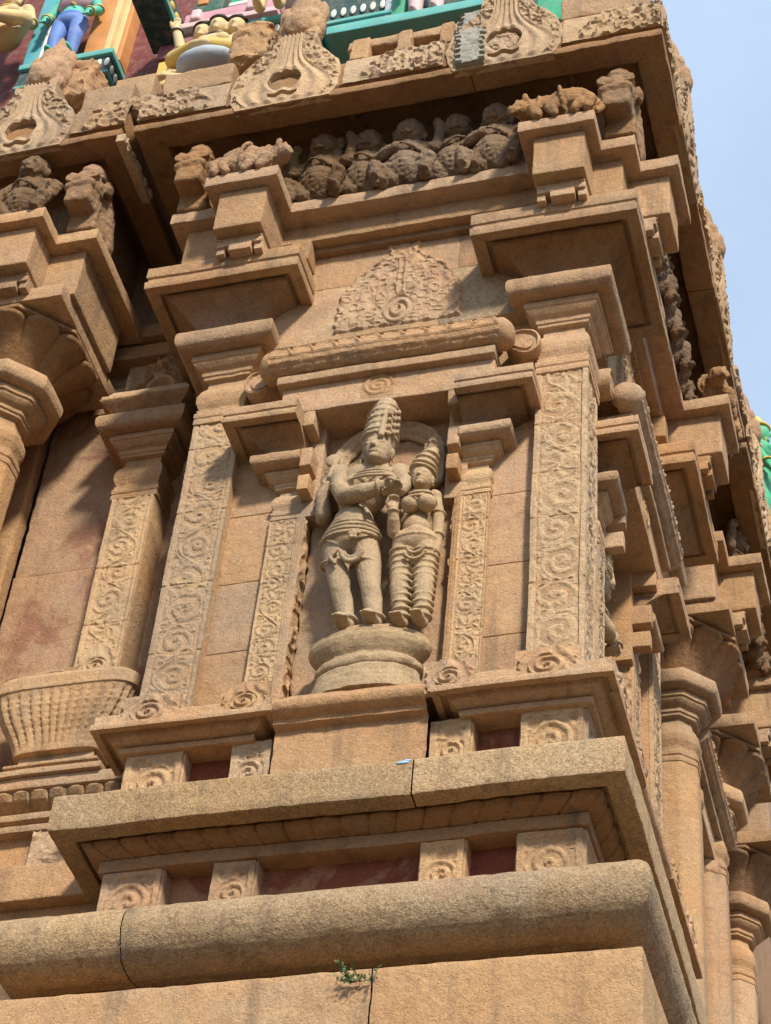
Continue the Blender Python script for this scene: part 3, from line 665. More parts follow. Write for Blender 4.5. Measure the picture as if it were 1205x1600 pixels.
# niche canopy on the side, set back between the eight-sided columns
N2 = 5.30
mid = MB(); sweep(mid, [(N2 + .72, 0), (N2 - .72, 0)], rp, step=.014, disp=rib)
for s in (N2 + .72, N2 - .72): mid.fan(np.array([(s, q[0], q[1]) for q in arc((-.125, 12.055), .112, -180, 180 - 15, 23)]), flip=s > N2)
sh3 = lambda m, dp=-.17, dz=.27: m.apply(lambda v: v + np.array([0, dp, dz]))
part('ribbed_roll', sh3(mid), 'tan', 'S', rough=.003)
part('niche_lintel', sh3(box(MB(), N2 - .60, N2 + .60, -.5, -.15, 11.625, 11.868, r=.008)), 'tan', 'S'); part('niche_fillet', sh3(box(MB(), N2 - .62, N2 + .62, -.45, -.095, 11.862, 11.935, r=.008)), 'tan', 'S')
for sg in (-1, 1):
    cs = N2 + sg * .50
    rp_ = MB(); lathe_n(rp_, cs, -.46, prof([(.085, 9.2), (.085, 11.2)], step=.06), 24, sub=2)
    kk = MB(); lathe_n(kk, cs, -.46, prof([(.08, 10.86), (.075, 10.95), (.055, 11.05), (.08, 11.08), (.12, 11.12), (.125, 11.16), (.09, 11.18), (.15, 11.22), (.165, 11.28), (.14, 11.34), (.09, 11.36), (.14, 11.45), (.19, 11.52), (.19, 11.62), (.01, 11.63)], r=.004, step=.02), 24, sub=2)
    part('slender_pilaster', rp_, 'tan', 'S', [('capital', sh3(kk, 0), 'tan')])
a_, b_ = oct_column(7.44)
part('octagonal_column', a_, 'tan', 'S', b_, angle=30)
for pr_, mat_, nm in ((P_block, 'orange', 'plinth_block'), (roll, 'grey', 'roll_moulding'), (slab, 'grey', 'cornice_slab'), (pl, 'tan', 'base_plate'), (fp, 'tan', 'frieze_ledge')):
    part(nm, sweep(MB(), [(9.5, 0), (6.36, 0)], pr_, step=.1), mat_, 'S')
part('outer_beam', box(MB(), 6.98, 7.9, -.95, .0, 13.06, 13.545, r=.01), 'tan', 'S')
# tail of the building beyond the second bay, so that nothing opens onto the sky
tail = MB(); box(tail, 6.2, 20, -3.5, -.80, 0, 19.5, r=.01, step=.5)
part('far_wall', tail, 'brown', 'S'); part('core_wall', core, 'deep', 'F')
tail2 = MB(); sweep(tail2, [(15.6, -.95), (15.6, 0), (6.72, 0), (6.72, -.95)], ev, step=.2); part('eave', tail2, 'brown', 'S')
tp = MB(); lathe_sq(tp, -3, 3, prof([(.01, 14.8), (3.2, 14.8), (3.2, 15.02), (.01, 15.03)], step=.4)); 

# ================================================================== SCULPTURE TOOLS
def sph(mb, c, r, rot=None, fn=None, n=10):
    r = np.array([r] * 3 if np.isscalar(r) else r, float); c = np.array(c, float)
    t = np.tan(np.linspace(-math.pi / 4, math.pi / 4, n)); A, B = np.meshgrid(t, t, indexing='ij')
    for k in range(3):
        a, b = [(1, 2), (2, 0), (0, 1)][k]
        for sg in (-1, 1):
            P = np.zeros(A.shape + (3,)); P[..., a] = A; P[..., b] = B; P[..., k] = sg
            P /= np.linalg.norm(P, axis=-1, keepdims=True)
            if fn: P = fn(P)
            P = P * r
            if rot is not None: P = P @ np.array(rot).T
            mb.grid(P + c, flip=sg < 0)
    return mb
def basis(d):
    d = np.array(d, float); d /= np.linalg.norm(d); h = np.array([0, 1.0, 0]) if abs(d[1]) < .9 else np.array([1.0, 0, 0])
    x = np.cross(h, d); x /= np.linalg.norm(x); return np.stack([x, np.cross(d, x), d], 1)
def cap(mb, a, b, ra, rb=None, n=8, fl=1.0):
    """tapered capsule; fl squashes its depth"""
    rb = ra if rb is None else rb; a = np.array(a, float); b = np.array(b, float); B = basis(b - a); L = np.linalg.norm(b - a)
    th = np.linspace(0, 2 * math.pi, 16, endpoint=False); rows = []
    for q in np.linspace(-math.pi / 2, 0, 5): rows.append((math.cos(q) * ra + 1e-5, math.sin(q) * ra))
    for q in np.linspace(0, math.pi / 2, 5): rows.append((math.cos(q) * rb + 1e-5, L + math.sin(q) * rb))
    P = np.array([[(r * math.cos(t), r * math.sin(t), z) for t in th] for r, z in rows])
    P = P @ B.T + a
    mb.grid(P, cv=True, flip=True); return mb
def chain(mb, pts, rs):
    for i in range(len(pts) - 1): cap(mb, pts[i], pts[i + 1], rs[i], rs[i + 1])
    return mb
def ring(mb, c, R, r, d=(0, 0, 1), a0=0, a1=360, sq=(1, 1), n=28):
    B = basis(d); full = abs(a1 - a0) >= 360
    t = np.radians(np.linspace(a0, a1, n, endpoint=not full)); q = np.linspace(0, 2 * math.pi, 8, endpoint=False)
    P = np.array([[((R + r * math.cos(k)) * math.cos(x) * sq[0], (R + r * math.cos(k)) * math.sin(x) * sq[1], r * math.sin(k)) for k in q] for x in t])
    mb.grid(P @ B.T + np.array(c), cu=full, cv=True)
    if not full:
        mb.fan((P @ B.T + np.array(c))[0]); mb.fan((P @ B.T + np.array(c))[-1], flip=True)
    return mb
def carve_mesh(mb, name, voxel=.006, smooth=2, rough=.0, rs=30):
    V = mb.verts(); F = np.vstack(mb.F); me = bpy.data.meshes.new('raw')
    me.from_pydata(V.tolist(), [], F.tolist()); me.update()
    o = bpy.data.objects.new('raw', me); COL.objects.link(o)
    m = o.modifiers.new('r', 'REMESH'); m.mode = 'VOXEL'; m.voxel_size = voxel; m.use_smooth_shade = True
    s = o.modifiers.new('s', 'SMOOTH'); s.factor = .5; s.iterations = smooth
    dg = bpy.context.evaluated_depsgraph_get(); dg.update()
    out = bpy.data.meshes.new_from_object(o.evaluated_get(dg)); out.name = name
    bpy.data.objects.remove(o); bpy.data.meshes.remove(me)
    if rough:
        n = len(out.vertices); co = np.zeros(n * 3); out.vertices.foreach_get('co', co); co = co.reshape(-1, 3); nr = np.zeros(n * 3)
        out.vertices.foreach_get('normal', nr); nr = nr.reshape(-1, 3)
        co = co + nr * (rough * (vn(co, rs, 3) + .6 * vn(co, rs * 2.6, 4)))[:, None]; out.vertices.foreach_set('co', co.ravel()); out.update()
    for p in out.polygons: p.use_smooth = True
    return out
def thing(name, me, mat, loc, label, cat, group=None, rotz=0, mirror=False):
    o = bpy.data.objects.new(name, me); COL.objects.link(o)
    if mat is not None and not me.materials: me.materials.append(mat)
    o.matrix_world = Matrix.Translation(loc) @ Matrix.Rotation(rotz, 4, 'Z') @ Matrix.Diagonal((-1 if mirror else 1, 1, 1, 1))
    return tag(o, label, cat, group)

# ================================================================== CARVED ORNAMENT OF THE EAVE
def plate(c, z0, z1, wz, p0, hfn, depth=.05, skirt=.4, res=.008, low=.05):
    """carved plate with a shaped outline: half width interpolated from wz=[(z,w)..]"""
    zs = np.linspace(z0, z1, int((z1 - z0) / res)); wv = np.interp(zs, [a for a, b in wz], [b for a, b in wz])
    wv = wv + .010 * vn2(zs * 0 + c, zs, 22, 5)
    us = np.linspace(-1, 1, int(2 * max(wv) / res)); U_, Zz = np.meshgrid(us, zs, indexing='ij'); S = c + U_ * wv[None]
    h = hfn(S, Zz, U_); P = np.stack([S, (p0(Zz) if callable(p0) else p0) + h * depth, Zz], -1)
    e = np.pad(P, ((1, 1), (1, 1), (0, 0)), mode='edge'); e[0, :, 1] -= skirt; e[-1, :, 1] -= skirt; e[:, -1, 1] -= skirt; e[:, 0, 1] = p0 - low; e[0, 0, 1] = e[-1, 0, 1] = p0 - low
    dz = np.clip((14.60 - e[..., 2]) / .08, 0, 1); sd_ = np.zeros(e.shape[:2], bool); sd_[0] = sd_[-1] = True
    e[..., 1] = np.where(sd_, np.maximum(e[..., 1], p0 - skirt + (skirt - low) * dz), e[..., 1])
    mb = MB(); mb.grid(e, flip=True); return mb
KW = [(14.43, .36), (14.55, .41), (14.72, .42), (14.88, .38), (15.0, .30), (15.08, .23), (15.16, .18), (15.3, .175)]
def kudu_h(c, hole, seed):
    def f(S, Zz, U_):
        r = np.hypot((S - c), (Zz - 14.70) * 1.0); th = np.arctan2(Zz - 14.70, S - c)
        sprd = .085 + .26 * np.exp(-((Zz - 14.60) / .26) ** 2); dq = np.abs(S - c) / sprd; band = .5 + .5 * np.cos(dq * 17)
        w_ = worms(S, Zz, 19, seed) * .75 + .25 * worms(S, Zz, 38, seed + 1)
        h = np.where(dq < 1.05, .35 + .5 * band, .25 + .7 * w_)
        h = h + .3 * np.exp(-((r - .155) / .02) ** 2)
        if hole: h = np.where((r < .125) & (Zz > 14.60), -2.6, h)
        else: h = np.where(r < .125, .1 + .5 * w_, h); h = np.where((r > .105) & (r < .128) & (Zz > 14.62), -.9, h)
        h = np.where((np.abs(Zz - 14.525) < .018) & (np.abs(S - c) < .11), -2.0, h)
        ed = np.clip(np.minimum((1 - np.abs(U_)) / .10, (Zz - 14.44) / .03), 0, 1)
        return h * ed + .25 * (1 - ed)
    return f
def kirti(rough=.007):
    mb = MB()          # lion-mask finial, base at origin, leaning out (towards +p)
    sph(mb, (0, .02, .22), (.21, .17, .22)); sph(mb, (0, .16, .17), (.13, .10, .11)); sph(mb, (-.10, .12, .26), (.065, .08, .06)); sph(mb, (.10, .12, .26), (.065, .08, .06))
    sph(mb, (0, .0, .42), (.15, .13, .16)); cap(mb, (0, -.02, .50), (0, .0, .66), .10, .03)
    sph(mb, (-.16, .02, .36), (.06, .08, .12)); sph(mb, (.16, .02, .36), (.06, .08, .12)); box(mb, -.15, .15, -.12, .14, -.06, .10, r=.01)
    cap(mb, (-.15, .08, .10), (.15, .08, .10), .05, .05); ring(mb, (0, .15, .2), .12, .02, (0, 1, .2), 110, 250)
    return carve_mesh(mb, 'lion_mask', .010, 2, rough, 22)
KM = kirti()
def kudu(c, fr, hole, seed):
    pm = plate(c, 14.432, 15.30, KW, .338, kudu_h(c, hole, seed), .036, .42, .006).mesh('arched_gable', .002)
    for f in fr:
        o = link('arched_gable', pm, M['pale'], TEMPLE); o.matrix_local = MF if f == 'F' else MS
        k = link('lion_mask', KM, M['tan'], o); k.matrix_local = Matrix.Translation((c, .215, 15.29)) @ Matrix.Diagonal((.88, .68, 1.24, 1))
for c, hole, sd_ in ((.78, False, 3), (2.40, True, 9)): kudu(c, 'FS', hole, sd_)
for c, sd_ in ((4.47, 21), (5.85, 25)): kudu(c, 'FS', True, sd_)
def fan_h(lo, hi, sgn):
    def f(S, Zz):
        t = (S - lo) / (hi - lo); t = t if sgn > 0 else 1 - t
        v = (Zz - 14.525) / .34
        ins = np.clip((t - .16 - .35 * np.maximum(v - .35, 0)) / .04, 0, 1) * np.clip((v - .10 * np.cos(t * 3)) / .06, 0, 1)
        return .12 + ins * (.25 + .65 * worms(S, Zz, 23, 41) )
    return f
def fan(lo, hi, sgn, fr, z1=14.90):
    zz = lambda Z_: np.interp(Z_, [14.5, 14.7, 14.86, 14.97], [.338, .338, .315, .25])
    mb = relief(MB(), lo, hi, 14.542, z1, 0, fan_h(lo, hi, sgn), depth=.036, res=.007, skirt=.0)
    mb.apply(lambda v: v + np.stack([v[:, 0] * 0, zz(v[:, 2]), v[:, 0] * 0], -1))
    part('carved_leaf_band', mb, 'pale', fr)
fan(-.33, .36, -1, 'FS'); fan(1.22, 1.96, -1, 'FS'); fan(2.84, 3.52, 1, 'FS'); fan(3.62, 4.05, -1, 'FS'); fan(4.92, 5.42, -1, 'FS')
# ledge above the eave with square notches
def upper_ledge(segs, p=.24, z0=15.0, z1=15.27, fr='FS'):
    for a, b in segs: 
        part('parapet_block', box(MB(), a, b, -.4, p, z0, z1, r=.016, step=.05), 'tan', fr, rough=.008)
upper_ledge(((-.24, .40), (1.20, 1.30), (1.52, 1.62), (1.84, 1.98), (2.9, 3.45), (3.7, 4.1)))
upper_ledge(((1.15, 2.02),), .20, 15.20, 15.30); upper_ledge(((1.1, 2.05), (2.8, 3.5)), .10, 15.0, 15.22)
for a, b, z0, fr in ((2.68, 3.0, 15.36, 'FS'), (4.13, 4.47, 15.32, 'F')):
    mb = MB(); box(mb, a, b, -.25, .20, z0, z0 + .50, r=.05, step=.03)
    part('stone_stub', mb, 'tan', fr, rough=.022)
part('framed_block', box(MB(), 3.72, 4.05, -.6, -.05, 15.3, 15.82, r=.012), 'orange', 'F')
sn = MB(); chain(sn, [(3.80, .17, 14.92), (3.66, .18, 14.93), (3.50, .17, 14.90), (3.40, .15, 14.86)], (.11, .11, .085, .04)); sph(sn, (3.66, .24, 14.98), .04); cap(sn, (3.5, .2, 14.84), (3.38, .17, 14.78), .03, .02)
part('beast_head', carve_mesh(sn, 'beast_head', .009, 2, .008), 'tan', 'F')
ds_ = relief(MB(), -.24, .335, 14.345, 14.425, 0, leaf_fn(20, 63), depth=.02, res=.008, axis='s', skirt=.06); ds_.apply(lambda v: v * np.array([-1, 1, 1]) + np.array([3.60, 0, 0]))
part('carved_drop_strip', ds_, 'pale', 'F')
# grey cement repair on the eave joint
def cem(S, Zz):
    ed = .10 + .02 * vn2(S * 0, Zz, 26, 3) + .018 * np.sign(np.sin(Zz * 95))
    return np.clip((ed - np.abs(S - 1.02 - .03 * (Zz - 14.7))) / .015, 0, 1) * (.8 + .2 * fbm2(S, Zz, 18, 2))
cm = relief(MB(), .88, 1.17, 14.45, 15.22, 0, cem, depth=.075, res=.008, skirt=.08); zz_ = lambda Z_: np.interp(Z_, [14.5, 14.72, 14.86, 15.02, 15.25], [.335, .335, .315, .26, .25])
cm.apply(lambda v: v + np.stack([v[:, 0] * 0, zz_(v[:, 2]), v[:, 0] * 0], -1))
part('cement_patch', cm, 'cement', 'F')

# ================================================================== FRIEZE FIGURES
def dwarf(v):
    mb = MB()                                    # base at origin, facing -y
    sph(mb, (0, -.03, .17), (.135, .14, .15)); sph(mb, (0, .0, .34), (.125, .11, .12)); sph(mb, (-.10, .0, .40), .06); sph(mb, (.10, .0, .40), .06)
    sph(mb, (0, -.04, .52), (.095, .10, .10)); sph(mb, (0, -.02, .585), (.10, .10, .06)); sph(mb, (0, -.14, .505), (.025, .02, .03)); sph(mb, (-.04, -.13, .535), .018); sph(mb, (.04, -.13, .535), .018); sph(mb, (0, -.13, .465), (.04, .015, .012))
    sph(mb, (-.10, -.02, .51), (.02, .03, .045)); sph(mb, (.10, -.02, .51), (.02, .03, .045))
    for s in (-1, 1):
        if v == 0 or (v == 1 and s == 1): chain(mb, [(s * .12, .0, .41), (s * .20, -.03, .36), (s * .215, -.05, .52), (s * .19, -.06, .57)], (.05, .045, .036, .038))
        elif v == 1: chain(mb, [(s * .12, .0, .41), (s * .19, -.06, .31), (s * .06, -.15, .30)], (.05, .043, .036))
        else: chain(mb, [(s * .12, .0, .41), (s * .21, -.03, .33), (s * .19, -.09, .18)], (.05, .044, .036))
        chain(mb, [(s * .07, -.06, .06), (s * .18, -.13, .14), (s * .16, -.13, .02)], (.07, .055, .04)); sph(mb, (s * .16, -.16, .015), (.03, .055, .02))
    ring(mb, (0, -.02, .33), .125, .011, (.5, .1, 1), sq=(1, .95)); ring(mb, (0, -.03, .215), .138, .011, (0, -.25, 1)); ring(mb, (0, -.03, .43), .075, .012, (0, -.4, 1)); sph(mb, (0, -.17, .14), .012)
    mb.apply(lambda v: v * np.array([1.08, 1.0, 1.2]))
    return carve_mesh(mb, 'dwarf_figure', .008, 0, .009, 24)
DW = [dwarf(0), dwarf(1), dwarf(2)]
GD = 'pot-bellied dwarfs carved along the frieze'
fr_l = ['pot-bellied stone dwarf with raised arms, first in the frieze next to the left crouching animal', 'pot-bellied stone dwarf with crossed belly cords, second from the left in the front frieze',
        'stone dwarf with an arm folded across its chest, middle of the front frieze', 'broad stone dwarf with belted belly, fourth from the left in the front frieze', 'stone dwarf at the right end of the front frieze beside the crouching animal']
for i, (x, sc, v) in enumerate(((-2.17, 0, 0), (-1.85, 0, 0), (-1.535, 0, 1), (-1.20, 0, 2), (-.90, 0, 1))):
    thing('dwarf_figure', DW[v], M['dark_brown'], (x, .06 + .03 * (i % 2), 13.656), fr_l[i], 'carved figure', GD, R_((-6, 3, 0, 4, -5)[i]), mirror=i in (3,))
sd_l = ['stone dwarf on the shaded side frieze, nearest the corner', 'second stone dwarf from the corner on the shaded side frieze', 'third stone dwarf from the corner on the shaded side frieze', 'fourth stone dwarf from the corner on the shaded side frieze', 'stone dwarf on the side frieze next to the far beam end']
for i, y in enumerate((.88, 1.2, 1.53, 1.86, 2.17)):
    thing('dwarf_figure', DW[(0, 2, 1, 0, 2)[i]], M['dark_brown'], (-.06, y, 13.656), sd_l[i], 'carved figure', GD, R_(90 + (4, -5, 3, 0, 5)[i]))
thing('dwarf_figure', DW[2], M['tan'], (-4.33, -.20, 13.656), 'seated stone dwarf above the beam end at the far left, under the left eave', 'carved figure', GD)
for i, y in enumerate((4.6, 5.0, 5.35)):
    thing('dwarf_figure', DW[(0, 1, 2)[i]], M['dark_brown'], (.05, y, 13.656), ('stone dwarf under the far side eave, nearest of three', 'stone dwarf under the far side eave, middle of three', 'stone dwarf under the far side eave, farthest of three')[i], 'carved figure', GD, R_(90))
def beast():
    mb = MB()                                    # crouching animal, head to -x
    sph(mb, (.05, 0, .17), (.20, .11, .135)); sph(mb, (-.10, 0, .16), (.11, .10, .12)); cap(mb, (-.14, -.02, .17), (-.23, -.05, .17), .075, .06); sph(mb, (-.255, -.07, .16), (.055, .055, .05)); cap(mb, (-.27, -.09, .15), (-.31, -.12, .10), .035, .028)
    for x, dx in ((-.10, -.07), (.0, -.06), (.10, .05), (.18, .04)): chain(mb, [(x, -.08, .13), (x + dx, -.12, .08), (x + dx * .3, -.13, .02)], (.05, .036, .03))
    sph(mb, (-.22, -.10, .215), (.02, .02, .035)); sph(mb, (-.27, -.11, .185), .014); chain(mb, [(.24, 0, .18), (.27, -.04, .1), (.25, -.08, .03)], (.03, .022, .02)); ring(mb, (.02, -.01, .17), .13, .012, (1, 0, .2)); ring(mb, (-.15, -.01, .17), .095, .010, (1, .2, 0))
    mb.apply(lambda v: v * np.array([1.05, 1.1, 1.4]))
    return carve_mesh(mb, 'crouching_animal', .008, 1, .006, 34)
BM = beast()
thing('crouching_animal', BM, M['brown'], (-.375, -.22, 13.656), 'crouching stone animal with lowered head on the ledge at the upper right corner', 'animal carving', 'crouching stone animals over the beam ends')
thing('crouching_animal', BM, M['brown'], (-2.60, -.22, 13.656), 'crouching stone animal facing right on the ledge above the left big pillar', 'animal carving', 'crouching stone animals over the beam ends', mirror=True)
thing('crouching_animal', BM, M['brown'], (.22, 2.6, 13.656), 'crouching stone animal on the shaded side ledge', 'animal carving', 'crouching stone animals over the beam ends', R_(90))
def yali():
    mb = MB()                                    # rearing beast head, facing -y
    chain(mb, [(0, .18, .10), (0, .10, .36), (0, .0, .52), (0, -.10, .60)], (.13, .125, .115, .10)); sph(mb, (0, -.14, .40), (.125, .13, .15)); box(mb, -.10, .10, -.26, -.02, .14, .34, r=.03)
    cap(mb, (-.08, -.24, .33), (.08, -.24, .33), .04, .04); sph(mb, (-.085, -.22, .44), .042); sph(mb, (.085, -.22, .44), .042); ring(mb, (-.085, -.245, .44), .04, .01, (0, -1, 0)); ring(mb, (.085, -.245, .44), .04, .01, (0, -1, 0))
    ring(mb, (0, -.13, .53), .10, .018, (0, -.6, 1)); sph(mb, (-.13, -.05, .48), (.03, .06, .07)); sph(mb, (.13, -.05, .48), (.03, .06, .07)); box(mb, -.11, .11, -.1, .2, 0, .16, r=.02)
    return carve_mesh(mb, 'beast_head', .009, 1, .006, 26)
YM = yali(); GY = 'beast heads projecting at the corners of the frieze'
thing('beast_head', YM, M['brown'], (.0, -.02, 13.656), 'bulging-eyed stone beast head under the eave at the upper right corner', 'beast head', GY)
thing('beast_head', YM, M['brown'], (-3.06, -.02, 13.656), 'stone beast head left of the crouching animal above the left big pillar', 'beast head', GY)
thing('beast_head', YM, M['brown'], (-3.90, -.02, 13.656), 'stone beast head with broken jaw beside the seated dwarf under the left eave', 'beast head', GY)
thing('beast_head', YM, M['brown'], (.02, 3.06, 13.656), 'stone beast head at the far end of the shaded side frieze', 'beast head', GY, R_(90))

# ================================================================== NICHE SCULPTURE
Yc = .22
def legs_arms():
    pass
def face(mb, c, w, h, d=.5):
    """features on the front (-y) of a head at c with half width w, half height h"""
    x, y, z = c; f = y - w * 1.02
    cap(mb, (x, f + .012, z + h * .20), (x - .0, f - w * .16, z - h * .20), w * .13, w * .19); sph(mb, (x - w * .14, f - .0, z - h * .22), w * .12); sph(mb, (x + w * .14, f - .0, z - h * .22), w * .12)
    for s in (-1, 1):
        sph(mb, (x + s * w * .42, f + w * .14, z + h * .12), (w * .27, w * .16, h * .10)); chain(mb, [(x + s * w * .16, f + w * .02, z + h * .28), (x + s * w * .45, f + w * .05, z + h * .36), (x + s * w * .72, f + w * .25, z + h * .26)], (w * .05, w * .06, w * .05))
        chain(mb, [(x + s * w * .18, f + w * .06, z + h * .10), (x + s * w * .44, f + w * .01, z + h * .055), (x + s * w * .70, f + w * .22, z + h * .12)], (w * .035, w * .045, w * .035))
        sph(mb, (x + s * w * 1.04, y + w * .1, z - h * .05), (w * .16, w * .28, h * .30)); ring(mb, (x + s * w * 1.10, y + .0, z - h * .55), w * .20, w * .07, (1, 0, 0))
    sph(mb, (x, f + w * .06, z - h * .43), (w * .34, w * .15, h * .055)); sph(mb, (x, f + w * .08, z - h * .53), (w * .28, w * .16, h * .065)); sph(mb, (x, f + w * .22, z - h * .80), (w * .36, w * .30, h * .20))
def hand(mb, wrist, d, n, ln=.085, wd=.036, curl=.3):
    """palm and five bent fingers; d = direction of the fingers, n = palm normal"""
    wrist = np.array(wrist, float); d = np.array(d, float); d /= np.linalg.norm(d); n = np.array(n, float); n -= d * (n @ d); n /= np.linalg.norm(n); s = np.cross(d, n)
    pc = wrist + d * ln * .5; sph(mb, pc, (wd, wd * .55, ln * .55), rot=np.stack([s, n, d], 1))
    for k, (o, L) in enumerate(((-.75, .80), (-.25, 1.0), (.25, .95), (.75, .72))):
        a = wrist + d * ln * .9 + s * wd * o; b = a + d * ln * .45 * L + n * ln * .12 * curl; e = b + d * ln * .35 * L * (1 - curl * .5) + n * ln * .5 * curl
        chain(mb, [a, b, e], (.0095, .009, .0075))
    a = wrist + d * ln * .3 - s * wd * .9; chain(mb, [a, a - s * wd * .5 + d * ln * .3 + n * .012, a - s * wd * .35 + d * ln * .65 + n * .025], (.012, .0105, .009))
def man():
    mb = MB(); P = lambda x, z, y=.22: (x + 1.60 - (y - .22) * .33, y - .22, z - 9.72 + (y - .22) * 1.03)
    for a in ([P(-1.775, 10.42), P(-1.715, 10.08, .20), P(-1.648, 9.80, .22)], [P(-1.585, 10.40), P(-1.530, 10.06, .20), P(-1.483, 9.79, .22)]):
        mid = [(a[0][k] + a[1][k]) / 2 for k in range(3)]; cf = (a[1][0] * .72 + a[2][0] * .28, a[1][1] + .02, a[1][2] * .72 + a[2][2] * .28)
        chain(mb, [a[0], mid, a[1], cf, a[2]], (.086, .077, .058, .060, .043))
        sph(mb, (a[2][0], a[2][1] - .07, .025), (.045, .10, .03)); [cap(mb, (a[2][0] - .03 + .017 * k, a[2][1] - .13, .02), (a[2][0] - .032 + .018 * k, a[2][1] - .17 + .008 * abs(k - 1), .014), .011, .010) for k in range(5)]
    sph(mb, P(-1.68, 10.46), (.172, .11, .12)); sph(mb, P(-1.685, 10.62), (.125, .10, .13)); sph(mb, P(-1.685, 10.66, .15), (.085, .05, .09)); sph(mb, P(-1.645, 10.83), (.155, .105, .14)); sph(mb, P(-1.61, 10.97), (.195, .115, .13))
    sph(mb, P(-1.69, 10.955, .14), (.09, .055, .075)); sph(mb, P(-1.53, 10.945, .14), (.09, .055, .075)); sph(mb, P(-1.80, 11.045), (.075, .075, .08)); sph(mb, P(-1.425, 10.99), (.072, .07, .075))
    cap(mb, P(-1.60, 11.05, .20), P(-1.585, 11.16, .16), .062, .058)
    # head and tall crown
    hc = P(-1.578, 11.215, .13); sph(mb, hc, (.093, .098, .128)); sph(mb, (hc[0], hc[1] - .01, hc[2] - .06), (.074, .08, .07)); face(mb, (hc[0], hc[1], hc[2] - .01), .090, .122)
    rows = [(-1.573, 11.30, .108), (-1.570, 11.345, .106), (-1.565, 11.42, .098), (-1.558, 11.52, .092), (-1.55, 11.60, .075), (-1.545, 11.645, .045)]
    for (x0, z0, r0), (x1, z1, r1) in zip(rows[:-1], rows[1:]): cap(mb, P(x0, z0, .14), P(x1, z1, .135), r0, r1)
    for x, z, r in ((-1.574, 11.305, .108), (-1.571, 11.34, .108), (-1.566, 11.40, .100), (-1.562, 11.46, .097), (-1.558, 11.52, .093), (-1.552, 11.575, .080)): ring(mb, P(x, z, .14), r, .013, (.05, -.12, 1))
    for z in (11.37, 11.43, 11.49, 11.55):
        for k in range(-3, 4):
            a = k * .42; sph(mb, P(-1.563 + .102 * math.sin(a), z, .14 - .100 * math.cos(a)), (.014, .014, .020))
    cap(mb, P(-1.566, 11.36, .03), P(-1.552, 11.58, .055), .020, .012)
    # front arms folded across towards the other figure
    chain(mb, [P(-1.80, 11.04, .20), P(-1.79, 10.94, .15), P(-1.755, 10.86, .11), P(-1.64, 10.875, .055), P(-1.515, 10.905, .045)], (.068, .062, .058, .056, .038)); hand(mb, P(-1.515, 10.905, .04), (1, 0, -.05), (0, -.5, -1), .075, .036, .5)
    chain(mb, [P(-1.425, 10.985, .20), P(-1.375, 10.90, .16), P(-1.41, 10.85, .09)], (.062, .054, .038)); hand(mb, P(-1.405, 10.85, .085), (-.75, -.25, -.1), (0, -.4, -1), .07, .032, .6)
    # rear arms
    chain(mb, [P(-1.83, 11.02, .29), P(-1.895, 10.86, .30), P(-1.885, 10.70, .29)], (.062, .056, .05)); chain(mb, [P(-1.885, 10.72, .27), P(-1.905, 10.88, .22), P(-1.875, 10.98, .20)], (.05, .044, .034)); hand(mb, P(-1.875, 10.97, .20), (.1, -.1, 1), (0, -1, 0), .07, .032, .4); cap(mb, P(-1.87, 11.05, .17), P(-1.84, 11.22, .18), .022, .016); sph(mb, P(-1.865, 11.20, .18), (.05, .02, .055))
    chain(mb, [P(-1.40, 11.0, .32), P(-1.30, 11.0, .33), P(-1.235, 11.14, .29)], (.05, .042, .034)); hand(mb, P(-1.235, 11.13, .29), (.15, -.1, 1), (0, -1, 0), .07, .03, .5)
    # jewellery and dress
    for r, z, y, t in ((.085, 11.055, .165, .010), (.105, 11.03, .155, .011), (.125, 11.00, .15, .011), (.148, 10.97, .15, .011)): ring(mb, P(-1.595, z, y), r, t, (0, -.55, 1), sq=(1, .80))
    for z, rx in ((10.60, .128), (10.565, .142), (10.525, .158), (10.485, .172), (10.445, .183)): ring(mb, P(-1.682, z, .215), rx, .014, (.02, -.12, 1), sq=(1, .74))
    sph(mb, P(-1.665, 10.535, .085), (.035, .02, .03)); [sph(mb, P(-1.665 + .03 * math.cos(k), 10.535 + .03 * math.sin(k), .075), .012) for k in range(6)]
    ring(mb, P(-1.672, 10.40, .105), .072, .017, (0, 1, .3), 90, 270, sq=(1, .9)); ring(mb, P(-1.672, 10.40, .11), .045, .013, (0, 1, .3), 90, 270)
    for x, z in ((-1.765, 10.27), (-1.575, 10.26)): ring(mb, P(x, z, .21), .085, .009, (0.1, -.25, 1))
    ring(mb, P(-1.79, 10.95, .16), .066, .011, (.1, -.5, 1)); ring(mb, P(-1.545, 10.90, .045), .044, .010, (1, 0, 0)); ring(mb, P(-1.89, 10.84, .29), .058, .010, (0, 0, 1))
    cap(mb, P(-1.74, 11.03, .11), P(-1.60, 10.70, .10), .012, .012); chain(mb, [P(-1.76, 10.42, .11), P(-1.80, 10.36, .12), P(-1.765, 10.31, .11)], (.012, .012, .012))
    for x, z in ((-1.648, 9.83), (-1.483, 9.82)): ring(mb, P(x, z, .22), .05, .012)
    return carve_mesh(mb, 'statue', .0046, 1, .0012, 60)
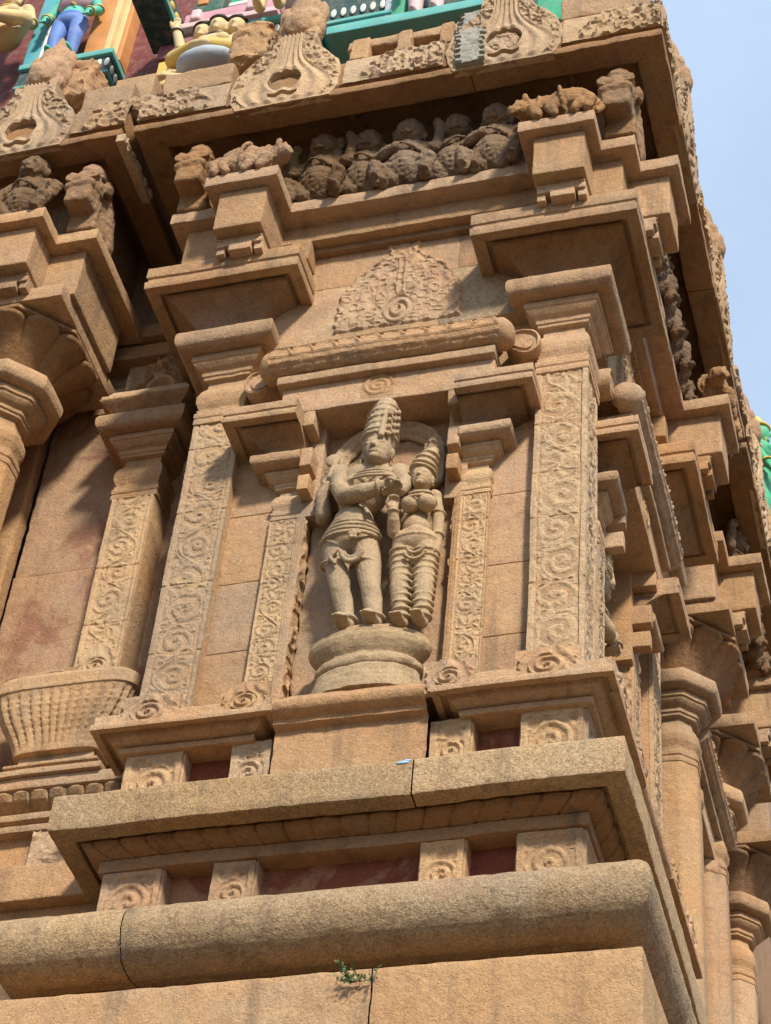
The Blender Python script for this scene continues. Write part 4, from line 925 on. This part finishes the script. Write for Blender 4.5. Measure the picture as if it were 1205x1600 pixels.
def woman():
    mb = MB(); P = lambda x, z, y=.22: (x + 1.28 - (y - .22) * .33, y - .22, z - 9.70 + (y - .22) * 1.03)
    for a in ([P(-1.352, 10.34), P(-1.352, 10.02, .20), P(-1.322, 9.76, .22)], [P(-1.215, 10.32), P(-1.208, 10.0, .20), P(-1.205, 9.75, .22)]):
        chain(mb, a, (.072, .056, .041)); sph(mb, (a[2][0], a[2][1] - .06, .022), (.038, .085, .026)); [cap(mb, (a[2][0] - .026 + .013 * k, a[2][1] - .11, .018), (a[2][0] - .027 + .0135 * k, a[2][1] - .145, .012), .009, .008) for k in range(5)]
        for k in range(11):
            t = .06 + k * .088; q = [a[0][i] + (a[2][i] - a[0][i]) * t for i in range(3)]; r = np.interp(t, [0, .5, 1], [.080, .067, .052]); ring(mb, q, r, .0105, (0.04 * (-1) ** k, -.20, 1))
    sph(mb, P(-1.284, 10.38), (.140, .10, .10)); sph(mb, P(-1.284, 10.50), (.085, .08, .10)); sph(mb, P(-1.287, 10.47, .16), (.06, .04, .06)); sph(mb, P(-1.283, 10.64), (.062, .065, .10)); sph(mb, P(-1.283, 10.74), (.10, .08, .08))
    sph(mb, P(-1.335, 10.715, .135), (.056, .058, .055)); sph(mb, P(-1.235, 10.71, .135), (.056, .058, .055)); sph(mb, P(-1.375, 10.765), .046); sph(mb, P(-1.19, 10.755), .046); cap(mb, P(-1.283, 10.78, .2), P(-1.28, 10.87, .17), .042, .04)
    hc = P(-1.278, 10.925, .15); sph(mb, hc, (.066, .072, .092)); sph(mb, (hc[0], hc[1] - .008, hc[2] - .045), (.052, .058, .048)); face(mb, (hc[0], hc[1], hc[2] - .008), .064, .088)
    for (x0, z0, r0), (x1, z1, r1) in zip([(-1.275, 10.99, .076), (-1.262, 11.05, .068), (-1.24, 11.11, .052)], [(-1.262, 11.05, .068), (-1.24, 11.11, .052), (-1.215, 11.155, .028)]): cap(mb, P(x0, z0, .16), P(x1, z1, .16), r0, r1)
    for x, z, r in ((-1.275, 10.985, .080), (-1.268, 11.02, .076), (-1.255, 11.07, .066), (-1.235, 11.115, .052)): ring(mb, P(x, z, .155), r, .0095, (.3, -.1, 1))
    # raised hand and hanging arm
    chain(mb, [P(-1.38, 10.765, .20), P(-1.425, 10.62, .20), P(-1.425, 10.50, .155)], (.042, .038, .036)); chain(mb, [P(-1.425, 10.50, .15), P(-1.432, 10.60, .10), P(-1.44, 10.70, .06)], (.037, .036, .027)); hand(mb, P(-1.44, 10.695, .06), (0, -.05, 1), (.4, -1, 0), .055, .030, .9); ring(mb, P(-1.438, 10.675, .07), .032, .008, (0, -.3, 1))
    chain(mb, [P(-1.19, 10.755, .22), P(-1.155, 10.60, .24), P(-1.15, 10.45, .24), P(-1.155, 10.30, .22)], (.042, .037, .033, .027)); hand(mb, P(-1.155, 10.30, .22), (0, -.05, -1), (-1, -.3, 0), .065, .028, .3)
    ring(mb, P(-1.155, 10.60, .24), .040, .008); ring(mb, P(-1.15, 10.42, .235), .036, .008)
    for z, r in ((10.80, .055), (10.785, .072)): ring(mb, P(-1.281, z, .17), r, .008, (0, -.5, 1))
    for z, rx in ((10.455, .095), (10.425, .115), (10.395, .13)): ring(mb, P(-1.284, z, .215), rx, .011, (.04, -.15, 1), sq=(1, .74))
    ring(mb, P(-1.284, 10.375, .12), .052, .012, (0, 1, .3), 90, 270); ring(mb, P(-1.284, 10.345, .115), .065, .011, (0, 1, .3), 105, 255); ring(mb, P(-1.284, 10.715, .17), .105, .009, (0, -.2, 1), sq=(1, .9))
    return carve_mesh(mb, 'statue', .0044, 1, .0012, 60)
MAN, WOM = man(), woman()
thing('statue', MAN, M['statue'], (-1.60, .22, 9.72), 'four-armed weathered stone man with tall crown, arms folded across chest, standing in the niche', 'statue', 'stone statues in niches')
thing('statue', WOM, M['statue'], (-1.28, .22, 9.70), 'slim stone woman with ringed skirt and small crown standing right of the crowned man', 'statue', 'stone statues in niches')
thing('statue', MAN, M['statue'], (-.56, 1.50, 9.72), 'stone figure mostly hidden inside the shaded side niche', 'statue', 'stone statues in niches', R_(90))
def pedestal():
    mb = MB(); pr_ = prof([(.001, -.56), (.385, -.56), (.385, -.475), (.37, -.46), (.365, -.41), (.352, -.40), (.352, -.34), (.34, -.335)] + arc((.315, -.27), .05, -80, 80, 8) + [(.325, -.20), (.36, -.17), (.405, -.115), (.418, -.075), (.415, -.05), (.40, -.04), (.405, -.01), (.38, .0), (.33, .004), (.31, .05), (.28, .062), (.001, .065)], r=.004, step=.02); pr_[:, 1] = np.where(pr_[:, 1] < 0, pr_[:, 1] * .76, pr_[:, 1])
    n = 96; th = np.linspace(0, 2 * math.pi, n, endpoint=False); P = np.stack([pr_[:, 0][None] * np.cos(th)[:, None] * .865, pr_[:, 0][None] * np.sin(th)[:, None] * .44, np.broadcast_to(pr_[:, 1][None], (n, len(pr_)))], -1); mb.grid(P, cu=True, flip=False)
    return mb.mesh('statue_pedestal', .005)
PED = pedestal()
thing('statue_pedestal', PED, M['pedestal'], (-1.515, .28, 9.665), 'round moulded stone pedestal under the carved man and woman in the niche', 'pedestal')
thing('statue_pedestal', PED, M['statue'], (-.50, 1.50, 9.60), 'round stone pedestal hidden inside the shaded side niche', 'pedestal')
# base of the niche below the pedestal
nb = prof([(-.5, 8.61), (-.02 - .16, 8.61), (-.18, 9.035), (-.13, 9.045), (-.13, 9.075), (-.10, 9.085)] + arc((-.115, 9.14), .055, -60, 60, 6) + [(-.09, 9.205), (-.5, 9.215)], r=.006, step=.03)
part('niche_base', sweep(MB(), [(1.985, -.02), (1.112, -.02)], nb), 'orange', rough=.004)
# halo arch behind the pair
ar = MB()
pa = [(-1.93, 10.95), (-1.94, 11.15), (-1.93, 11.30), (-1.885, 11.44), (-1.80, 11.55), (-1.68, 11.62), (-1.54, 11.635), (-1.40, 11.60), (-1.29, 11.52), (-1.225, 11.40), (-1.21, 11.25), (-1.215, 11.05)]
for off, r in ((0, .024), (.05, .028), (.10, .018)):
    q = [(-(x + (-1.57 - x) * off * 1.5), -.375 - off * .25, z + (11.0 - z) * off * 1.5) for x, z in pa]; chain(ar, q, [r] * len(q))
part('halo_arch', carve_mesh(ar, 'halo_arch', .008, 2, .005), 'statue', 'F')
part('niche_slab', box(MB(), 1.10, 2.03, -.70, -.42, 9.25, 11.66, r=.02, step=.05), 'tan', 'F', rough=.012)

# ================================================================== PAINTED UPPER TIER
PC = {}
def pt(name, col, **k):
    if name not in PC: PC[name] = paint('paint_' + name, col, **k)
    return PC[name]
MAROON = pt('maroon', (.16, .025, .022)); PINK = pt('pink', (.60, .30, .36)); ROSE = pt('pale_pink', (.72, .50, .52)); TEAL = pt('dark_teal', (.012, .060, .062)); SEA = pt('sea_green', (.10, .42, .40))
ORANGE = pt('orange', (.62, .26, .07), var=.4); CREAMP = pt('cream', (.70, .52, .24)); SKIN = pt('skin', (.66, .49, .25)); BLUE = pt('blue', (.10, .22, .60)); GREEN = pt('green', (.03, .36, .20)); EMER = pt('emerald', (.05, .42, .22)); AQUA = pt('aqua', (.07, .50, .38)); MAUVE = pt('mauve', (.42, .24, .32)); WHITE = pt('white', (.72, .74, .68)); YEL = pt('yellow', (.66, .46, .10)); BLK = pt('black', (.02, .02, .025)); SKY_ = pt('grey_blue', (.38, .44, .50)); CYAN = pt('cyan', (.06, .38, .46))
TOWER = empty('painted_tower', (-4, 1.2, 15)); tag(TOWER, 'brightly painted upper tier of the gateway tower in maroon, pink and dark teal', 'tower')
def tpart(name, mb, mat, kids=(), rough=.003):
    me = mb.mesh(name, rough); o = bpy.data.objects.new(name, me); COL.objects.link(o); me.materials.append(mat); o.parent = TOWER; o.matrix_parent_inverse = Matrix.Translation((4, -1.2, -15))
    for n, m, mt in kids:
        km = m.mesh(n, 0); k = bpy.data.objects.new(n, km); COL.objects.link(k); km.materials.append(mt); k.parent = o
    return o
def wb(x0, x1, y0, y1, z0, z1, r=.012): return box(MB(), x0, x1, y0, y1, z0, z1, r=r, step=.12)
tpart('tower_wall', wb(-9, -1.3, 1.15, 9, 14.9, 22), MAROON)
tpart('tower_wall', wb(-9, -.9, .85, 9, 14.9, 16.45), MAROON)
# column of orange and cream mouldings with a petal cornice at its foot
cs_ = MB(); [box(cs_, a, b, y0, 1.3, 17.7, 21, r=.01, step=.2) for a, b, y0 in ((-4.86, -4.80, .93), (-4.80, -4.745, .98))]
cr_ = MB(); box(cr_, -4.745, -4.70, .99, 1.3, 17.72, 21, r=.01, step=.2)
tpart('painted_column', wb(-5.07, -4.855, .96, 1.4, 17.7, 21), ORANGE, [('cream_moulding', cs_, CREAMP), ('orange_moulding', cr_, ORANGE)])
pet = MB()
for k in range(5): sph(pet, (-5.04 + .075 * k, .868, 17.52), (.025, .014, .062), n=6)
for k in range(9): sph(pet, (-4.722, .95 + .09 * k, 17.50), (.014, .028, .062), n=6)
tr_ = MB(); box(tr_, -5.6, -4.70, .84, 1.9, 17.62, 17.70, r=.01, step=.1); box(tr_, -5.6, -4.70, .855, 1.9, 17.34, 17.38, r=.01, step=.1)
tpart('petal_cornice', wb(-5.6, -4.73, .875, 1.9, 17.30, 17.64), TEAL, [('white_petals', pet, WHITE), ('teal_rim', tr_, SEA)])
tpart('teal_pilaster', wb(-5.62, -5.46, .9, 1.3, 17.7, 19.5), CYAN, [('white_edge', wb(-5.465, -5.43, .88, 1.2, 17.7, 19.5), WHITE)])
dt = MB(); box(dt, -4.12, -4.085, .0, .98, 17.72, 17.78, r=.006, step=.1); dd = MB(); [sph(dd, (-4.11, .3 + .12 * k, 17.88), (.02, .045, .05), n=6) for k in range(6)]
tpart('teal_beam', wb(-4.38, -4.12, .0, 1.0, 17.70, 18.05), TEAL, [('pale_edge', dt, SEA), ('gold_discs', dd, YEL)])
tpart('green_panel', wb(-4.08, -3.80, .98, 1.3, 18.12, 18.5), pt('bottle_green', (.02, .10, .07)), [('orange_panel', wb(-4.05, -3.95, .96, 1.2, 18.35, 18.6), ORANGE)])
tpart('green_cornice', wb(-3.72, -2.9, .95, 1.3, 18.22, 18.36), GREEN, [('white_line', wb(-3.72, -2.9, .93, 1.2, 18.16, 18.22), WHITE)])
blks = [('pale_block', box(MB(), a, a + .10, .83, 1.0, 17.90, 18.06, r=.03, step=.05), ROSE) for a in (-4.02, -3.50)]
tpart('pink_ledge', wb(-4.10, -3.2, .90, 1.3, 17.95, 18.10), PINK, [('pale_ledge', wb(-4.34, -3.2, .86, 1.3, 17.82, 17.90), ROSE), *blks, ('maroon_band', wb(-4.30, -3.2, .93, 1.3, 17.50, 17.815), pt('dusky_pink', (.30, .10, .12)))])
eyes = MB(); [sph(eyes, (-4.08 + .10 * k, .93, 17.62), (.035, .014, .06), n=6) for k in range(5)]
tpart('petal_band', wb(-4.15, -3.4, .94, 1.2, 17.52, 17.72), TEAL, [('white_petals', eyes, pt('dull_gold', (.42, .34, .15)))])
p2 = MB(); [sph(p2, (-2.62 + .085 * k, .585, 17.10), (.026, .014, .062), n=6) for k in range(8)]
p3 = MB(); [sph(p3, (-3.30 + .075 * k, .535, 16.96), (.024, .014, .055), n=6) for k in range(10)]
tpart('petal_cornice', wb(-2.7, -2.0, .60, 1.2, 16.9, 17.6), TEAL, [('white_petals', p2, WHITE), ('teal_rim', wb(-2.75, -2.0, .54, 1.0, 16.88, 16.93), SEA)])
tpart('petal_cornice', wb(-3.5, -2.62, .55, 1.2, 16.6, 17.05), TEAL, [('white_petals', p3, WHITE), ('teal_rim', wb(-3.5, -2.62, .50, 1.0, 17.05, 17.12), SEA)])
tpart('teal_ledge', wb(-2.5, -1.0, .42, 1.2, 16.52, 16.64), SEA)
tpart('teal_ledge', wb(-4.1, -3.75, .40, 1.0, 16.0, 16.10), SEA)
tpart('teal_back', wb(-2.0, -.6, .80, 1.2, 16.6, 17.6), TEAL)
tpart('green_post', wb(-2.02, -1.90, .55, .8, 16.62, 17.6), GREEN, [('grey_edge', wb(-2.08, -2.02, .56, .8, 16.62, 17.6), SKY_)])
tpart('teal_block', wb(-.72, -.40, .30, .8, 15.9, 16.7), GREEN)

def figure(name, loc, label, skin, cloth, top=None, arms=0, h=1.0, rotz=0, seated=False, heads=1):
    """painted stucco figure facing -y; body one mesh, clothing and hair its parts"""
    mb = MB(); cl = MB(); hr = MB()
    if not seated:
        for s in (-1, 1):
            chain(cl, [(s * .085, 0, .50), (s * .09, -.02, .27), (s * .085, .0, .06)], (.082, .066, .05)); sph(mb, (s * .085, -.05, .03), (.04, .085, .032))
        sph(cl, (0, 0, .52), (.15, .105, .09)); z = .50
    else:
        for s in (-1, 1): chain(cl, [(s * .08, .0, .10), (s * .24, -.12, .10), (s * .06, -.22, .07)], (.095, .075, .05)); sph(mb, (s * .02, -.24, .05), (.07, .05, .035))
        sph(cl, (0, 0, .10), (.17, .13, .10)); z = .06
    sph(mb, (0, 0, z + .12), (.115, .09, .13)); sph(mb, (0, -.01, z + .30), (.155, .10, .13)); sph(mb, (-.07, -.075, z + .31), (.06, .04, .05)); sph(mb, (.07, -.075, z + .31), (.06, .04, .05)); cap(mb, (0, 0, z + .38), (0, -.01, z + .46), .05, .045)
    for k in range(heads):
        dx = (k - (heads - 1) / 2) * .135; dy = -.02 + .03 * abs(k - (heads - 1) / 2); c = (dx, dy, z + .545)
        sph(mb, c, (.072, .08, .095)); face(mb, c, .070, .092); cap(hr, (dx, dy + .02, z + .61), (dx, dy + .01, z + .70), .075, .035); ring(hr, (dx, dy, z + .60), .076, .014)
    for s in (-1, 1):
        sph(mb, (s * .16, 0, z + .37), .058)
        up = (arms == 1 and s == -1)
        pts = [(s * .165, 0, z + .37), (s * .26, -.02, z + .30), (s * .34, -.05, z + .60)] if up else ([(s * .165, 0, z + .37), (s * .23, .0, z + .17), (s * .20, -.09, z + .02)])
        chain(mb, pts, (.052, .044, .034)); d = (0, -.1, 1) if up else (0, -.35, -1); hand(mb, pts[2], d, (0, -1, 0), .075, .034, .3); ring(hr, pts[1], .048, .012, (pts[1][0] - pts[0][0], 0, -.3)); ring(hr, [pts[2][i] * .85 + pts[1][i] * .15 for i in range(3)], .042, .010, d)
    ring(hr, (0, -.03, z + .40), .075, .012, (0, -.5, 1)); ring(cl, (0, 0, z + .07), .125, .022, sq=(1, .75)); cap(hr, (-.12, -.07, z + .38), (.06, -.10, z + .16), .010)
    o = thing(name, carve_mesh(mb, name, .010, 2), skin, loc, label, 'painted figure', 'painted stucco figures on the upper tier', rotz); o.scale = (h, h, h)
    for n, m, mt in (('clothing', cl, cloth), ('headdress_and_jewels', hr, BLK if heads > 1 else YEL)):
        me = carve_mesh(m, n, .008, 1); k = bpy.data.objects.new(n, me); COL.objects.link(k); me.materials.append(mt); k.parent = o
    if top is not None:
        vb = MB(); sph(vb, (0, -.012, z + .30), (.163, .108, .125)); me = carve_mesh(vb, 'bodice', .01, 1); k = bpy.data.objects.new('bodice', me); COL.objects.link(k); me.materials.append(top); k.parent = o
    return o
figure('painted_figure', (-3.50, .50, 16.36), 'cream painted figure with several heads and one raised arm, under the pink ledge', SKIN, YEL, arms=1, heads=3, h=1.12, seated=True)
figure('painted_figure', (-5.22, .86, 17.72), 'painted figure with green arms, mauve bodice and blue legs beside the orange column', AQUA, BLUE, MAUVE, h=1.05)
figure('painted_figure', (-5.86, .80, 18.05), 'cream painted figure at the top left corner of the photo', SKIN, CREAMP, h=1.15, seated=True)
figure('painted_figure', (-1.70, .52, 16.64), 'painted figure with pale pink legs standing on the teal ledge', ROSE, ROSE, MAROON, h=1.0)
figure('painted_figure', (-3.02, .36, 16.98), 'painted figure whose cream legs show above the lion mask left of centre', SKIN, CREAMP, MAROON, h=1.0)
figure('painted_figure', (-3.80, .42, 16.08), 'small cream painted figure crouching left of the many-headed figure', SKIN, SKIN, h=.62, seated=True)
gl = figure('painted_figure', (.17, 6.35, 16.05), 'bright green painted figure above the far side eave against the sky', EMER, EMER, EMER, h=1.35, rotz=R_(90))
tpart('striped_cushion', sph(MB(), (-3.46, .34, 16.30), (.26, .16, .10)), SKY_)
tpart('yellow_block', wb(-4.0, -3.82, .5, .8, 16.5, 16.72), YEL)

# ================================================================== SMALL THINGS
def weed(loc, n, label):
    st, lf = MB(), MB(); rnd = random.Random(5)
    for k in range(n):
        a = rnd.choice((rnd.uniform(-.13, -.05), rnd.uniform(-.03, .08))); top = (a * 1.1 + rnd.uniform(-.02, .02), -rnd.uniform(.02, .08), rnd.uniform(-.05, .05)); cap(st, (a * .6, 0, -.02), top, .0022, .0014)
        for j in range(5):
            t = .35 + .65 * j / 4; c = np.array([a * .6 + (top[0] - a * .6) * t, top[1] * t, -.02 + (top[2] + .02) * t]); d = np.array([rnd.uniform(-1, 1), rnd.uniform(-1, .1), rnd.uniform(-.5, .9)]); d /= np.linalg.norm(d); s = np.cross(d, (0.3, -1, .2)); s /= np.linalg.norm(s); L = rnd.uniform(.013, .026)
            P = np.array([[c, c + d * L * .02], [c + d * L * .5 - s * L * .33, c + d * L * .5 + s * L * .33], [c + d * L, c + d * L * 1.01]]); lf.grid(P)
    o = empty('weed', loc); tag(o, label, 'plant')
    gm_ = bpy.data.materials.new('leaf_green'); gm_.use_nodes = True; b = gm_.node_tree.nodes['Principled BSDF']; b.inputs['Base Color'].default_value = (.06, .11, .025, 1); b.inputs['Roughness'].default_value = .6
    link('stems', st.mesh('stems', 0), gm_, o); link('leaves', lf.mesh('leaves', 0), gm_, o)
weed((-1.235, -.115, 7.19), 20, 'small green weed growing from the joint in the bottom stone block')

pf = MB(); sph(pf, (1.17, .0, 8.565), (.035, .004, .010)); sph(pf, (1.145, .0, 8.575), (.022, .004, .008))
part('paint_fleck', pf, pt('pale_blue', (.30, .50, .70)), 'F', rough=.002)
